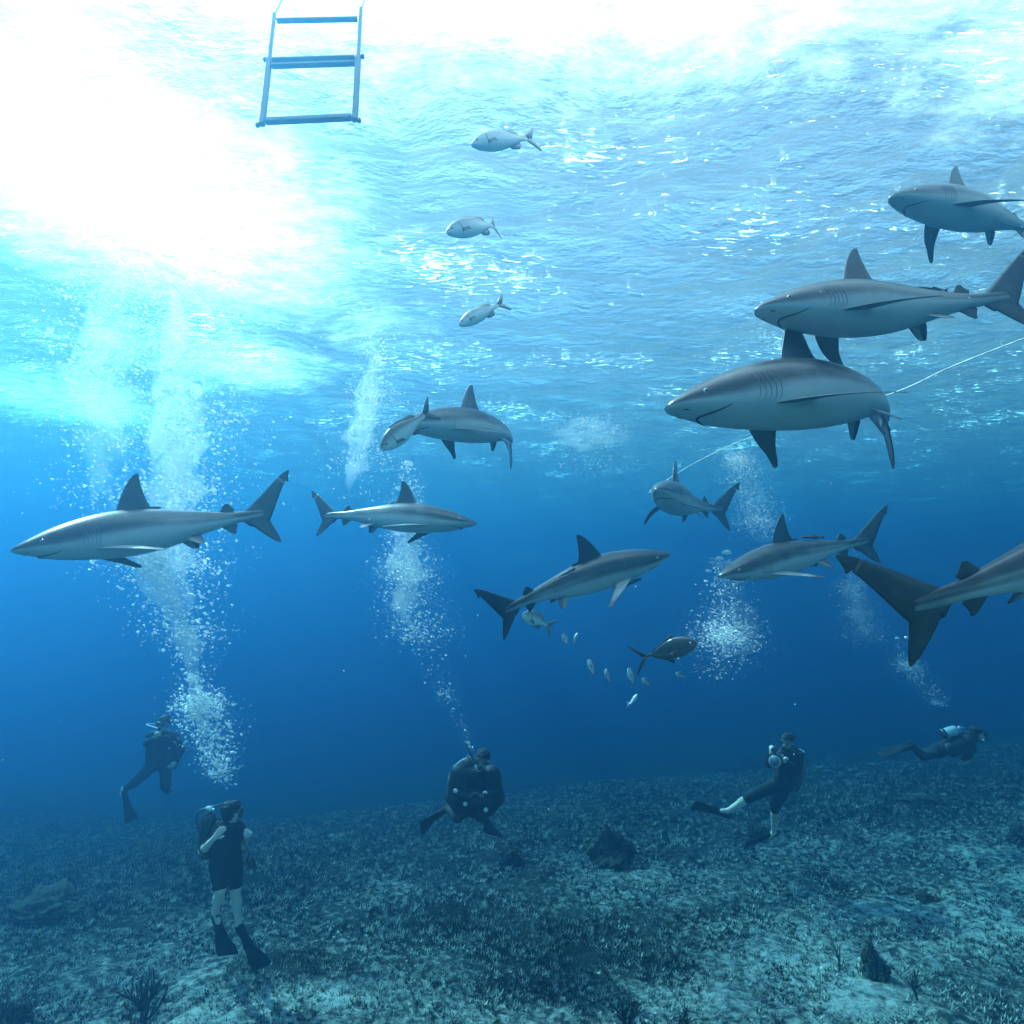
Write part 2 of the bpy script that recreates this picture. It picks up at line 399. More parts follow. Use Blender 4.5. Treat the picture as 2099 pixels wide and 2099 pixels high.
def build_turf():
    m = toned('turf_algae', (0.010, 0.012, 0.010), (0.50, 0.50, 0.43), rough=0.9, spec=0.1, scale=2.0, mott=0.2)
    X, Y = view_scatter(150000, 5.5, 24)
    ta = turf_amount(X, Y)
    patch = np.sin(X * 1.7 + np.sin(Y * 1.3) * 2) * np.sin(Y * 1.9 + np.sin(X * 0.8) * 2) * 0.5 + 0.5
    keep = RNG.random(len(X)) < np.clip(0.35 + 0.4 * patch + 2.2 * ta, 0.12, 1)
    X, Y, ta = X[keep], Y[keep], ta[keep]
    n = len(X)
    # each tuft: five narrow blades leaning outwards
    bv, bf = [], []
    for q in range(5):
        a = q * 1.2566; c, s = math.cos(a), math.sin(a)
        b = len(bv)
        bv += [(-0.16 * s + 0.1 * c, 0.16 * c + 0.1 * s, -0.05), (0.16 * s + 0.1 * c, -0.16 * c + 0.1 * s, -0.05), (0.62 * c + 0.08 * s, 0.62 * s, 0.8 + 0.2 * (q % 2))]
        bf.append((b, b + 1, b + 2))
    h = RNG.uniform(0.02, 0.06, n) * (1 + 2.2 * np.clip(ta, 0, 1))
    V, F = copies(np.array(bv), np.array(bf), np.stack([X, Y, bed_height(X, Y)], -1), np.stack([h * RNG.uniform(0.9, 1.9, n), h * 1.3, h], -1), RNG.uniform(0, 6.28, n))
    tone = np.repeat(np.clip(np.where(RNG.random(n) < 0.4, RNG.normal(0.85, 0.2, n), RNG.normal(0.08, 0.1, n)) - 1.5 * ta, 0, 1), len(bv))
    tag(mesh_obj('seabed_turf', V, F, m, smooth=False, attrs={'tone': tone}), 'short dark turf algae growing over the pale rubble seabed', 'algae', kind='stuff')
    mr = toned('coral_rubble', (0.08, 0.08, 0.07), (0.50, 0.50, 0.44), rough=0.9, spec=0.1, scale=20, mott=0.2)
    X, Y = view_scatter(20000, 5.5, 26)
    ta = turf_amount(X, Y)
    keep = RNG.random(len(X)) < np.clip(0.6 - 3 * ta, 0.02, 1); X, Y = X[keep], Y[keep]; n = len(X)
    r = np.minimum(RNG.gamma(2.0, 0.005, n), 0.022) + 0.007
    V, F = copies(ICO0[0] * (1 + 0.35 * RNG.normal(0, 1, (12, 1)).clip(-1, 1)), ICO0[1], np.stack([X, Y, bed_height(X, Y) + r * 0.3], -1),
                  np.stack([r * RNG.uniform(0.7, 1.5, n), r, r * RNG.uniform(0.4, 0.9, n)], -1), RNG.uniform(0, 6.28, n))
    tag(mesh_obj('coral_rubble', V, F, mr, smooth=False, attrs={'tone': np.repeat(RNG.uniform(0, 1, n), 12)}), 'pale broken coral rubble strewn over the seabed', 'rubble', kind='stuff')
build_turf()

def build_haze():
    mb = MB(); mb.box((0, 50.5, -2.8), np.eye(3), (76.5, 61, 13.45))
    o = mb.build('haze', water_mat(), smooth=False)
    tag(o, kind='stuff')
build_haze()
# ------------------------------------------------------------------ sharks
def interp(s, tab):
    xs = [t[0] for t in tab]; out = []
    for k in range(1, len(tab[0])):
        ys = [t[k] for t in tab]
        out.append(np.interp(s, xs, ys))
    return out

def smooth_tab(tab, n=400):
    """cubic-smoothed lookup of a profile table"""
    xs = np.array([t[0] for t in tab]); Y = np.array([t[1:] for t in tab]); S = np.linspace(xs[0], xs[-1], n)
    d = np.gradient(Y, xs, axis=0); out = np.zeros((n, Y.shape[1]))
    idx = np.clip(np.searchsorted(xs, S, side='right') - 1, 0, len(xs) - 2)
    h = (xs[idx + 1] - xs[idx])[:, None]; t = ((S - xs[idx]) / (xs[idx + 1] - xs[idx]))[:, None]
    out = ((2 * t**3 - 3 * t**2 + 1) * Y[idx] + (t**3 - 2 * t**2 + t) * h * d[idx] + (-2 * t**3 + 3 * t**2) * Y[idx + 1] + (t**3 - t**2) * h * d[idx + 1])
    return lambda s: [np.interp(s, S, out[:, k]) for k in range(out.shape[1])]

SHARK_PROFILE = smooth_tab([  # s, top, bottom, half width  (in lengths from snout to tail root)
    (0, 0.0040, -0.0040, 0.0041), (0.012, 0.0140, -0.0100, 0.0205), (0.04, 0.0279, -0.0200, 0.0370), (0.08, 0.0447, -0.0340, 0.0513), (0.13, 0.0637, -0.0521, 0.0636),
    (0.2, 0.0836, -0.0681, 0.0759), (0.28, 0.1005, -0.0801, 0.0851), (0.38, 0.1114, -0.0901, 0.0902), (0.48, 0.1095, -0.0921, 0.0862), (0.58, 0.0976, -0.0841, 0.0749),
    (0.68, 0.0777, -0.0661, 0.0585), (0.78, 0.0578, -0.0440, 0.0410), (0.86, 0.0418, -0.0300, 0.0277), (0.93, 0.0309, -0.0230, 0.0184), (1, 0.0259, -0.0220, 0.0123), (1.06, 0.0179, -0.0160, 0.0062)])

def sgnpow(x, p): return math.copysign(abs(x) ** p, x)

def shark_surface(s, phi):
    """point of the straight body: a along the body from the snout, y to its left, z up"""
    t, b, wd = [float(q) for q in SHARK_PROFILE(s)]
    c, sn = math.cos(phi), math.sin(phi)
    z = t * sgnpow(sn, 0.9) if sn >= 0 else -abs(b) * sgnpow(-sn, 0.82)
    y = wd * sgnpow(c, 0.92)
    return np.array([s, y, z])

def sstep(a, b, x):
    t = min(1, max(0, (x - a) / (b - a))); return t * t * (3 - 2 * t)

def shark_shape():
    """straight shark, snout at 0, tail root at 1; returns an MB (material 0 skin, 1 dark line, 2 gill groove, 3 eye)"""
    mb = MB()
    ss = list(np.concatenate([np.linspace(0, 0.06, 9) ** 1.0, np.linspace(0.075, 1.06, 62)])); nph = 44
    rings, tones = [], []
    for s in ss:
        ring, tn = [], []
        for j in range(nph):
            ph = 2 * math.pi * j / nph
            p = shark_surface(s, ph); ring.append(p)
            sn = math.sin(ph)
            # dark back down to a little above mid flank; a pale wedge runs forward along the rear flank
            edge = -0.05 + 0.10 * sstep(0.10, 0.3, s) - 0.05 * math.sin(s * 9.0)
            t = 1 - sstep(edge - 0.16, edge + 0.14, sn)
            wedge = sstep(0.46, 0.66, s) * (1 - sstep(0.84, 0.98, s)) * math.exp(-((sn - 0.22) / 0.13) ** 2)
            t = max(t, 0.55 * wedge)
            t = t * (1 - 0.55 * sstep(0.85, 1.02, s))
            tn.append(0.17 + 0.83 * t)
        rings.append(ring); tones.append(tn)
    mb.grid(rings, 0, tones)

    def fin(stations, origin, span, chord_dir, thick, tone_fn, normal=None, nch=9, curl=None):
        """stations: (span pos, leading, trailing) ; chord_dir points to the rear"""
        origin, span, chord_dir = np.asarray(origin, float), unit(span), unit(chord_dir)
        nrm = unit(np.cross(span, chord_dir)) if normal is None else unit(normal)
        rings, tones = [], []
        st = catmull(stations, 15)
        for si, (u, le, tr) in enumerate(st):
            c = max(tr - le, 1e-4); up, lo, tu, tl = [], [], [], []
            off = curl(u) if curl else 0.0
            for k in range(nch):
                x = k / (nch - 1); th = thick(u) * c * (2.6 * (math.sqrt(x) * 0.55 - 0.55 * x ** 1.2) + 0.02)
                th = max(th, 0.0010)
                base = origin + span * u + chord_dir * (le + c * x) + nrm * off
                up.append(base + nrm * th); lo.append(base - nrm * th)
                tu.append(tone_fn(u, x, 1)); tl.append(tone_fn(u, x, -1))
            rings.append(up + lo[::-1]); tones.append(tu + tl[::-1])
        mb.grid(rings, 0, tones)
    Z, A = np.array([0, 0, 1.0]), np.array([1.0, 0, 0])
    # first dorsal
    fin([(-0.03, 0.395, 0.545), (0.0, 0.408, 0.560), (0.04, 0.428, 0.545), (0.08, 0.450, 0.540), (0.115, 0.472, 0.536), (0.140, 0.492, 0.536), (0.157, 0.510, 0.537), (0.166, 0.524, 0.538)],
        (0, 0, 0.104), Z, A, lambda u: 0.07, lambda u, x, sd: max(0.0, 0.12 - 1.6 * max(u, 0)))
    fin([(-0.006, 0.520, 0.560), (0.0, 0.525, 0.600), (0.007, 0.54, 0.598), (0.012, 0.55, 0.57)], (0, 0, 0.100), Z, A, lambda u: 0.05, lambda u, x, sd: 0.06)
    # second dorsal and anal fin
    fin([(-0.02, 0.845, 0.905), (0.0, 0.855, 0.925), (0.015, 0.868, 0.915), (0.028, 0.880, 0.905), (0.034, 0.888, 0.902)], (0, 0, 0.043), Z, A, lambda u: 0.07, lambda u, x, sd: 0.03)
    fin([(-0.02, 0.840, 0.900), (0.0, 0.850, 0.925), (0.016, 0.868, 0.918), (0.032, 0.886, 0.912), (0.042, 0.900, 0.912)], (0, 0, -0.030), -Z, A, lambda u: 0.07, lambda u, x, sd: 0.12 if x < .6 else 0.02)
    for sd in (-1, 1):
        # pectorals: long, swept, pale below with dusky tips
        sp = unit((0.28, sd * math.cos(R(14)), -math.sin(R(14))))
        def ptone(u, x, side, sd=sd):
            below = (side * sd) < 0
            t = 0.85 if below else 0.12
            if below: t *= 1 - sstep(0.11, 0.18, u) * 0.9; t *= 1 - 0.75 * sstep(0.72, 0.98, x)
            return t
        fin([(-0.035, 0.275, 0.385), (0.0, 0.285, 0.392), (0.04, 0.310, 0.404), (0.09, 0.348, 0.422), (0.128, 0.390, 0.442), (0.162, 0.424, 0.464), (0.182, 0.446, 0.474), (0.190, 0.458, 0.470)],
            (0, sd * 0.070, -0.048), sp, A, lambda u: 0.055, ptone, curl=lambda u, sd=sd: sd * 0.8 * max(u, 0) ** 2)
        # pelvics
        sp = unit((0.25, sd * 0.62, -0.75))
        fin([(-0.02, 0.645, 0.715), (0.0, 0.655, 0.735), (0.025, 0.672, 0.735), (0.05, 0.692, 0.733), (0.062, 0.706, 0.728)], (0, sd * 0.034, -0.052), sp, A, lambda u: 0.06,
            lambda u, x, side: (0.5 if x < .6 else 0.1))
        # eye, gill slits, nostril, mouth corner
        e = shark_surface(0.105, 0.22 if sd > 0 else math.pi - 0.22)
        mb.ball(e - np.array([0, sd * 0.003, 0]), (0.0085, 0.006, 0.0085), 4, 12, 8); mb.ball(e + np.array([-.0005, sd * 0.0005, 0]), (0.005, 0.0038, 0.006), 3, 12, 8)
        for g in range(5):
            s0 = 0.238 + g * 0.0155
            pts = []
            for q in np.linspace(-0.42, 0.50, 12):
                ph = q if sd > 0 else math.pi - q
                p = shark_surface(s0 + 0.010 * math.sin((q + 0.42) / 0.92 * math.pi), ph); p[1] += sd * 0.0004; pts.append(p)
            mb.tube(pts, [0.0004 + 0.0010 * math.sin(math.pi * i / 11) for i in range(12)], 2, 6)
        pts = [shark_surface(0.040 + 0.006 * i, -0.95 if sd > 0 else math.pi + 0.95) for i in range(4)]
        mb.tube(pts, [0.0006, 0.0022, 0.0022, 0.0006], 1, 6)
    # mouth: a crescent under the snout
    pts = []
    for q in np.linspace(-1, 1, 41):
        ph = -math.pi / 2 + q * 1.05
        pts.append(shark_surface(0.088 + 0.075 * abs(q) ** 1.7, ph) + np.array([0, 0, -0.0002]))
    mb.tube(pts, [0.0012 + 0.0026 * (1 - abs(q) ** 2) for q in np.linspace(-1, 1, 41)], 1, 6)
    # tail fin: long notched upper lobe, short lower lobe
    ct = lambda u, x, sd: 0.16 * (1 - sstep(0.5, 0.95, x)) + 0.01
    up = unit((0.74, 0, 0.67))
    fin([(-0.05, -0.020, 0.030), (0.0, -0.030, 0.085), (0.05, -0.027, 0.082), (0.12, -0.020, 0.062), (0.19, -0.012, 0.043), (0.232, -0.006, 0.034)],
        (1.0, 0, 0.004), up, (0.67, 0, -0.74), lambda u: 0.085, ct)
    fin([(0.228, -0.0065, 0.035), (0.236, -0.006, 0.030), (0.245, -0.004, 0.046), (0.255, -0.002, 0.038), (0.275, 0.004, 0.026), (0.295, 0.012, 0.018)],
        (1.0, 0, 0.004), up, (0.67, 0, -0.74), lambda u: 0.05, lambda u, x, sd: 0.02)
    lo = unit((0.52, 0, -0.855))
    fin([(-0.04, -0.01, 0.05), (0.0, -0.030, 0.075), (0.05, -0.026, 0.060), (0.10, -0.016, 0.046), (0.15, -0.003, 0.034), (0.175, 0.008, 0.024), (0.185, 0.014, 0.020)],
        (1.0, 0, -0.004), lo, (0.80, 0, 0.52), lambda u: 0.075, ct)
    return mb
SHARK = shark_shape()

def pose(mb, snout, tail, bend, power, roll, up=(0, 0, 1), twist=0.0, sbend=0.0):
    """bends the straight shape sideways along its length, then lays snout and tail root on two world points.
    bend: total turn (rad) at the tail root, positive towards the animal's left; returns world vertices and the scale"""
    V = np.array(mb.v)
    S = np.linspace(0, 1.7, 341)
    th = bend * np.clip(S, 0, 1.15) ** power + sbend * np.sin(np.clip(S, 0, 1.1) * math.pi * 1.6)
    cx = np.concatenate([[0], np.cumsum(np.cos((th[1:] + th[:-1]) / 2) * np.diff(S))])
    cy = np.concatenate([[0], np.cumsum(np.sin((th[1:] + th[:-1]) / 2) * np.diff(S))])
    a = V[:, 0]; T = np.interp(a, S, th); X = np.interp(a, S, cx); Y = np.interp(a, S, cy)
    X = np.where(a < 0, a, X); T = np.where(a < 0, 0, T)
    P = np.stack([X - np.sin(T) * V[:, 1], Y + np.cos(T) * V[:, 1], V[:, 2]], -1)
    t1 = np.array([np.interp(1.0, S, cx), np.interp(1.0, S, cy), 0])
    ex = unit(t1); ez = np.array([0, 0, 1.0]); ey = np.cross(ez, ex)
    snout, tail = np.asarray(snout, float), np.asarray(tail, float)
    k = np.linalg.norm(tail - snout) / np.linalg.norm(t1)
    wx = unit(tail - snout); wz = np.asarray(up, float); wz = unit(wz - wx * wz.dot(wx)); wy = np.cross(wz, wx)
    c, s = math.cos(roll), math.sin(roll)
    wy, wz = wy * c + wz * s, wz * c - wy * s
    L = np.stack([P @ ex, P @ ey, P @ ez], -1) * k
    return snout + L @ np.stack([wx, wy, wz]), k

SK = [M['shark'], M['line'], M['gill'], M['eye'], M['pale_eye']]
def shark(label, sn, tl, bend=0.0, power=2.0, roll=0.0, sbend=0.0, girth=1.0):
    p0, p1 = at(*sn), at(*tl)
    mb_ = MB(); mb_.v = [(p[0], p[1] * girth, p[2] * girth) for p in SHARK.v]
    V, k = pose(mb_, p0, p1, bend, power, roll, sbend=sbend)
    o = mesh_obj('shark', V - p0, SHARK.f, SK, fmat=SHARK.m, attrs={'tone': SHARK.t})
    o.location = p0
    tag(o, label, 'shark', 'reef sharks circling the divers')
    print('shark', label[:30], 'length to tail root %.2f' % k)
    def loc(s, phi, off=0.016):
        q = MB(); a = shark_surface(s, phi); e = shark_surface(s, phi + .05) - shark_surface(s, phi - .05)
        q.v = [tuple(a + unit((0, e[2], -e[1])) * off)]
        return pose(q, p0, p1, bend, power, roll, sbend=sbend)[0][0]
    return loc
# a shark swimming left in the picture shows its left side when its y axis (left) faces the camera
S1 = shark('dark shark swimming left low in front of the white bubble plume', (22, 1130, 4.1), (516, 1057, 5.05), bend=R(-18), power=2.0, roll=R(-8), girth=1.06)
S2 = shark('hazy blue shark swimming right, its tail tip behind another shark\'s tail', (978, 1074, 7.1), (683, 1057, 7.5), bend=R(-14), power=2, roll=R(10), girth=.93)
S3 = shark('pale bellied shark half hidden behind a diving silver fish', (815, 868, 5.5), (1046, 907, 6.6), bend=R(62), power=2.4, roll=R(-10))
S4 = shark('largest dark shark, back arched and tail curving away behind it', (1363, 838, 3.85), (1812, 856, 4.75), bend=R(55), power=2.4, roll=R(-15), girth=1.04)
S5 = shark('pale bellied shark swimming just above the largest dark shark', (1547, 636, 4.1), (2035, 612, 4.5), bend=R(-16), power=2.2, roll=R(-14))
S6 = shark('topmost shark showing its white belly, cut by the picture edge', (1823, 405, 5.2), (2110, 470, 5.9), bend=R(8), power=2, roll=R(-10), girth=.95)
S7 = shark('small pale shark swimming towards the camera beside the white rope', (1347, 1003, 7.2), (1467, 1042, 8.7), bend=R(-36), power=2.2, roll=R(-4))
S8 = shark('grey shark heading down left through a thin bubble stream', (1473, 1182, 5.9), (1760, 1112, 6.4), bend=R(-14), power=2.2, roll=R(0), girth=.96)
S9 = shark('grey shark climbing right with its back turned to the camera', (1374, 1135, 6.4), (1052, 1243, 5.9), bend=R(24), power=2.4, roll=R(-12), girth=.96)
S10 = shark('near shark of which only the tail half is in view', (2560, 1020, 3.6), (1915, 1230, 3.4), bend=R(-4), power=2.4, roll=R(-6))

# ------------------------------------------------------------------ fish
def fish_shape(prof, dorsal, anal, tail, pect, tone_edge=0.0, pale=0.85, wpow=1.0, fork=0.6, fin_tone=0.08):
    P = smooth_tab(prof); mb = MB(); n = 20
    def surf(s, ph):
        t, b, wd = [float(q) for q in P(s)]
        sn, c = math.sin(ph), math.cos(ph)
        return np.array([s, wd * sgnpow(c, wpow), t * sn if sn >= 0 else -abs(b) * (-sn) ** 1.0])
    rings, tones = [], []
    for s in np.concatenate([np.linspace(0, 0.05, 6), np.linspace(0.07, 1.02, 34)]):
        rings.append([surf(s, 2 * math.pi * j / n) for j in range(n)])
        tones.append([pale * (1 - sstep(tone_edge - 0.05, tone_edge + 0.6, math.sin(2 * math.pi * j / n))) + 0.08 for j in range(n)])
    mb.grid(rings, 0, tones)
    def plate(pts, tone):
        """thin fin from an outline in (a, z); y thickness tapers to the rim"""
        q = np.array(pts, float); c = q.mean(0); k = len(q)
        v = [(p[0], 0.0015, p[1]) for p in q] + [(p[0], -0.0015, p[1]) for p in q] + [(c[0], 0.006, c[1]), (c[0], -0.006, c[1])]
        f = []
        for i in range(k):
            j = (i + 1) % k
            f += [(i, j, 2 * k), (k + j, k + i, 2 * k + 1), (j, i, k + i, k + j)]
        mb.add(v, f, 0, [tone] * len(v))
    plate(dorsal, fin_tone); plate(anal, fin_tone)
    for half in tail: plate(half, fin_tone)
    for sd in (-1, 1):
        o = surf(pect[0], -0.25 if sd > 0 else math.pi + 0.25); L = pect[1]
        v = [o + np.array([0, -sd * .004, 0.02]), o + np.array([0, -sd * .004, -0.03]), o + np.array([L, sd * L * .35, -0.02 - L * .25]), o + np.array([L * .7, sd * L * .3, 0.01]),
             o + np.array([0, -sd * .007, 0.02]), o + np.array([0, -sd * .007, -0.03]), o + np.array([L, sd * L * .35 - .003, -0.02 - L * .25]), o + np.array([L * .7, sd * L * .3 - .003, 0.01])]
        mb.add(v, [(0, 1, 2, 3), (7, 6, 5, 4), (0, 3, 7, 4), (1, 0, 4, 5), (2, 1, 5, 6), (3, 2, 6, 7)], 0, [fin_tone + .1] * 8)
        ph = 0.30 if sd > 0 else math.pi - 0.30
        e = surf(0.105, ph)
        mb.ball(e - np.array([0, sd * .004, 0]), (0.026, 0.010, 0.026), 2, 12, 8); mb.ball(e + np.array([0, sd * .003, 0]), (0.017, 0.008, 0.017), 1, 12, 8)
        pts = [surf(0.245 + 0.03 * math.cos(q * 1.2), q if sd > 0 else math.pi - q) + np.array([0, sd * .001, 0]) for q in np.linspace(-0.9, 0.75, 10)]
        mb.tube(pts, [0.001 + 0.005 * math.sin(math.pi * i / 9) for i in range(10)], 1, 6)
    mb.tube([surf(0.012 + 0.05 * abs(q), -0.55 if q > 0 else math.pi + 0.55) if abs(q) > .2 else np.array([0.004, q * .02, -0.012]) for q in np.linspace(-1, 1, 9)], 0.004, 1, 6)
    return mb
CHUB = fish_shape([(0, .006, -.010, .004), (.02, .045, -.04, .03), (.06, .085, -.072, .055), (.14, .135, -.115, .08), (.26, .18, -.155, .098), (.40, .195, -.175, .10), (.55, .175, -.165, .088),
                   (.70, .13, -.125, .062), (.82, .082, -.08, .038), (.92, .052, -.052, .022), (1.0, .052, -.05, .012), (1.05, .04, -.04, .005)],
                  [(.30, .18), (.36, .212), (.5, .212), (.64, .178), (.74, .178), (.84, .125), (.86, .06), (.6, .12)],
                  [(.62, -.13), (.68, -.19), (.80, -.20), (.86, -.15), (.85, -.06), (.7, -.09)],
                  [[(.98, .03), (1.06, .10), (1.22, .235), (1.25, .22), (1.17, .08), (1.12, .0), (1.0, -.02)], [(.98, -.03), (1.06, -.10), (1.22, -.235), (1.25, -.22), (1.17, -.08), (1.12, .0), (1.0, .02)]],
                  (.27, .15), tone_edge=0.1)
JACK = fish_shape([(0, .012, -.012, .005), (.02, .06, -.035, .03), (.08, .125, -.08, .055), (.18, .18, -.125, .075), (.32, .215, -.165, .085), (.46, .21, -.175, .082), (.62, .165, -.145, .066),
                   (.78, .09, -.08, .042), (.9, .035, -.03, .022), (1.0, .022, -.02, .012), (1.05, .018, -.018, .005)],
                  [(.40, .20), (.44, .30), (.50, .245), (.60, .20), (.75, .13), (.90, .055), (.9, .02), (.6, .14)],
                  [(.50, -.16), (.53, -.26), (.58, -.20), (.70, -.14), (.9, -.045), (.88, -.02), (.6, -.12)],
                  [[(.99, .015), (1.10, .12), (1.30, .30), (1.31, .28), (1.16, .09), (1.08, .0), (1.0, -.01)], [(.99, -.015), (1.10, -.12), (1.28, -.31), (1.29, -.29), (1.16, -.09), (1.08, .0), (1.0, .01)]],
                  (.30, .30), tone_edge=-0.3, pale=0.7)
REMORA = fish_shape([(0, .012, -.014, .03), (.04, .024, -.03, .05), (.15, .035, -.05, .06), (.35, .045, -.055, .055), (.6, .04, -.045, .04), (.85, .025, -.025, .02), (1.0, .02, -.02, .01), (1.05, .01, -.01, .004)],
                    [(.55, .03), (.62, .10), (.75, .075), (.92, .03), (.9, .01), (.7, .02)], [(.55, -.03), (.62, -.10), (.75, -.075), (.92, -.03), (.9, -.01), (.7, -.02)],
                    [[(.98, .01), (1.08, .06), (1.16, .085), (1.15, .04), (1.1, 0), (1.0, -.01)], [(.98, -.01), (1.08, -.06), (1.16, -.085), (1.15, -.04), (1.1, 0), (1.0, .01)]],
                    (.22, .12), tone_edge=-0.6, pale=0.3)
def fish(mb, name, label, cat, sn, tl, mats, bend=0.0, power=2.0, roll=0.0, group=None, up=(0, 0, 1)):
    p0, p1 = at(*sn), at(*tl)
    V, k = pose(mb, p0, p1, bend, power, roll, up=up)
    o = mesh_obj(name, V - p0, mb.f, mats, fmat=mb.m, attrs={'tone': mb.t}); o.location = p0
    tag(o, label, cat, group); return o
CM = [M['chub'], M['eye'], M['pale_eye']]; JM = [M['jack'], M['eye'], M['chrome']]; RM = [M['remora'], M['eye'], M['remora']]
G = 'silver chubs swimming between the sharks'
fish(CHUB, 'chub', 'uppermost silver fish swimming left close below the bright surface', 'fish', (966, 298, 4.5), (1078, 284, 4.62), CM, R(14), 2, R(-6), G)
fish(CHUB, 'chub', 'silver fish with its tail bent down, middle of the upper column', 'fish', (915, 478, 4.7), (1008, 462, 4.9), CM, R(34), 2.5, R(-6), G)
fish(CHUB, 'chub', 'silver fish nosing down with its forked tail raised, below two others', 'fish', (941, 667, 4.8), (1020, 626, 4.82), CM, R(10), 2, R(-6), G)
fish(CHUB, 'chub', 'large silver fish diving in front of a pale bellied shark', 'fish', (781, 921, 3.9), (868, 852, 4.05), CM, R(-10), 2, R(14), G)
fish(CHUB, 'chub', 'hazy silver fish just below the tail of the climbing shark', 'fish', (1072, 1260, 6.6), (1120, 1280, 6.9), CM, R(-30), 2, R(20), G)
fish(JACK, 'jackfish', 'dark deep bodied jack swimming right under the climbing shark', 'fish', (1429, 1320, 4.6), (1326, 1345, 4.75), JM, R(12), 2, R(-4))
SG = 'small pale fish scattered below the jack'
for i, (a, b, dp, lab) in enumerate([
        ((1153, 1300), (1162, 1318), 8.0, 'small pale fish seen head on, leftmost of the scattered ones'),
        ((1184, 1298), (1178, 1318), 8.0, 'small pale fish, near twin just right of the leftmost one'),
        ((1206, 1352), (1216, 1380), 8.2, 'small upright pale fish, left of the lower scattered group'),
        ((1242, 1372), (1250, 1396), 9.0, 'faint small fish between two brighter upright ones'),
        ((1288, 1370), (1298, 1400), 8.2, 'bright upright small fish nearest to the tailward fish below'),
        ((1317, 1392), (1332, 1404), 9.0, 'faint small fish right of the bright upright one'),
        ((1306, 1424), (1290, 1442), 8.0, 'lowest small bright fish, tilted down to the left'),
        ((1386, 1380), (1402, 1388), 9.5, 'faintest small fish, below the belly of the dark jack')]):
    fish(CHUB, 'small_fish', lab, 'fish', (*a, dp), (*b, dp + 0.14), CM, R(15 * (-1) ** i), 2, R(30), SG)
RG = 'remoras riding on the sharks'
def remora(label, loc, s0, ph0, s1, ph1, up):
    p0, p1 = loc(s0, ph0), loc(s1, ph1)
    V, k = pose(REMORA, p0, p1, 0, 2, 0, up=up)
    o = mesh_obj('remora', V - p0, REMORA.f, RM, fmat=REMORA.m, attrs={'tone': REMORA.t}); o.location = p0
    tag(o, label, 'remora', RG)
HP = math.pi / 2
remora('slim dark remora clinging behind the dorsal fin of the largest shark', S4, .55, HP, .70, HP - .1, (0, 0, 1))
remora('slim dark remora over the back of the shark above the largest one', S5, .72, HP, .83, HP, (0, 0, 1))
remora('slim dark remora on the back of the shark heading down left', S8, .62, HP, .76, HP, (0, 0, 1))
remora('slim dark remora on the flank of the climbing shark', S9, .60, 1.0, .72, 1.0, (0, -1, .3))
remora('slim dark remora under the chest of the climbing shark', S9, .22, -1.0, .38, -.9, (0, .3, -1))

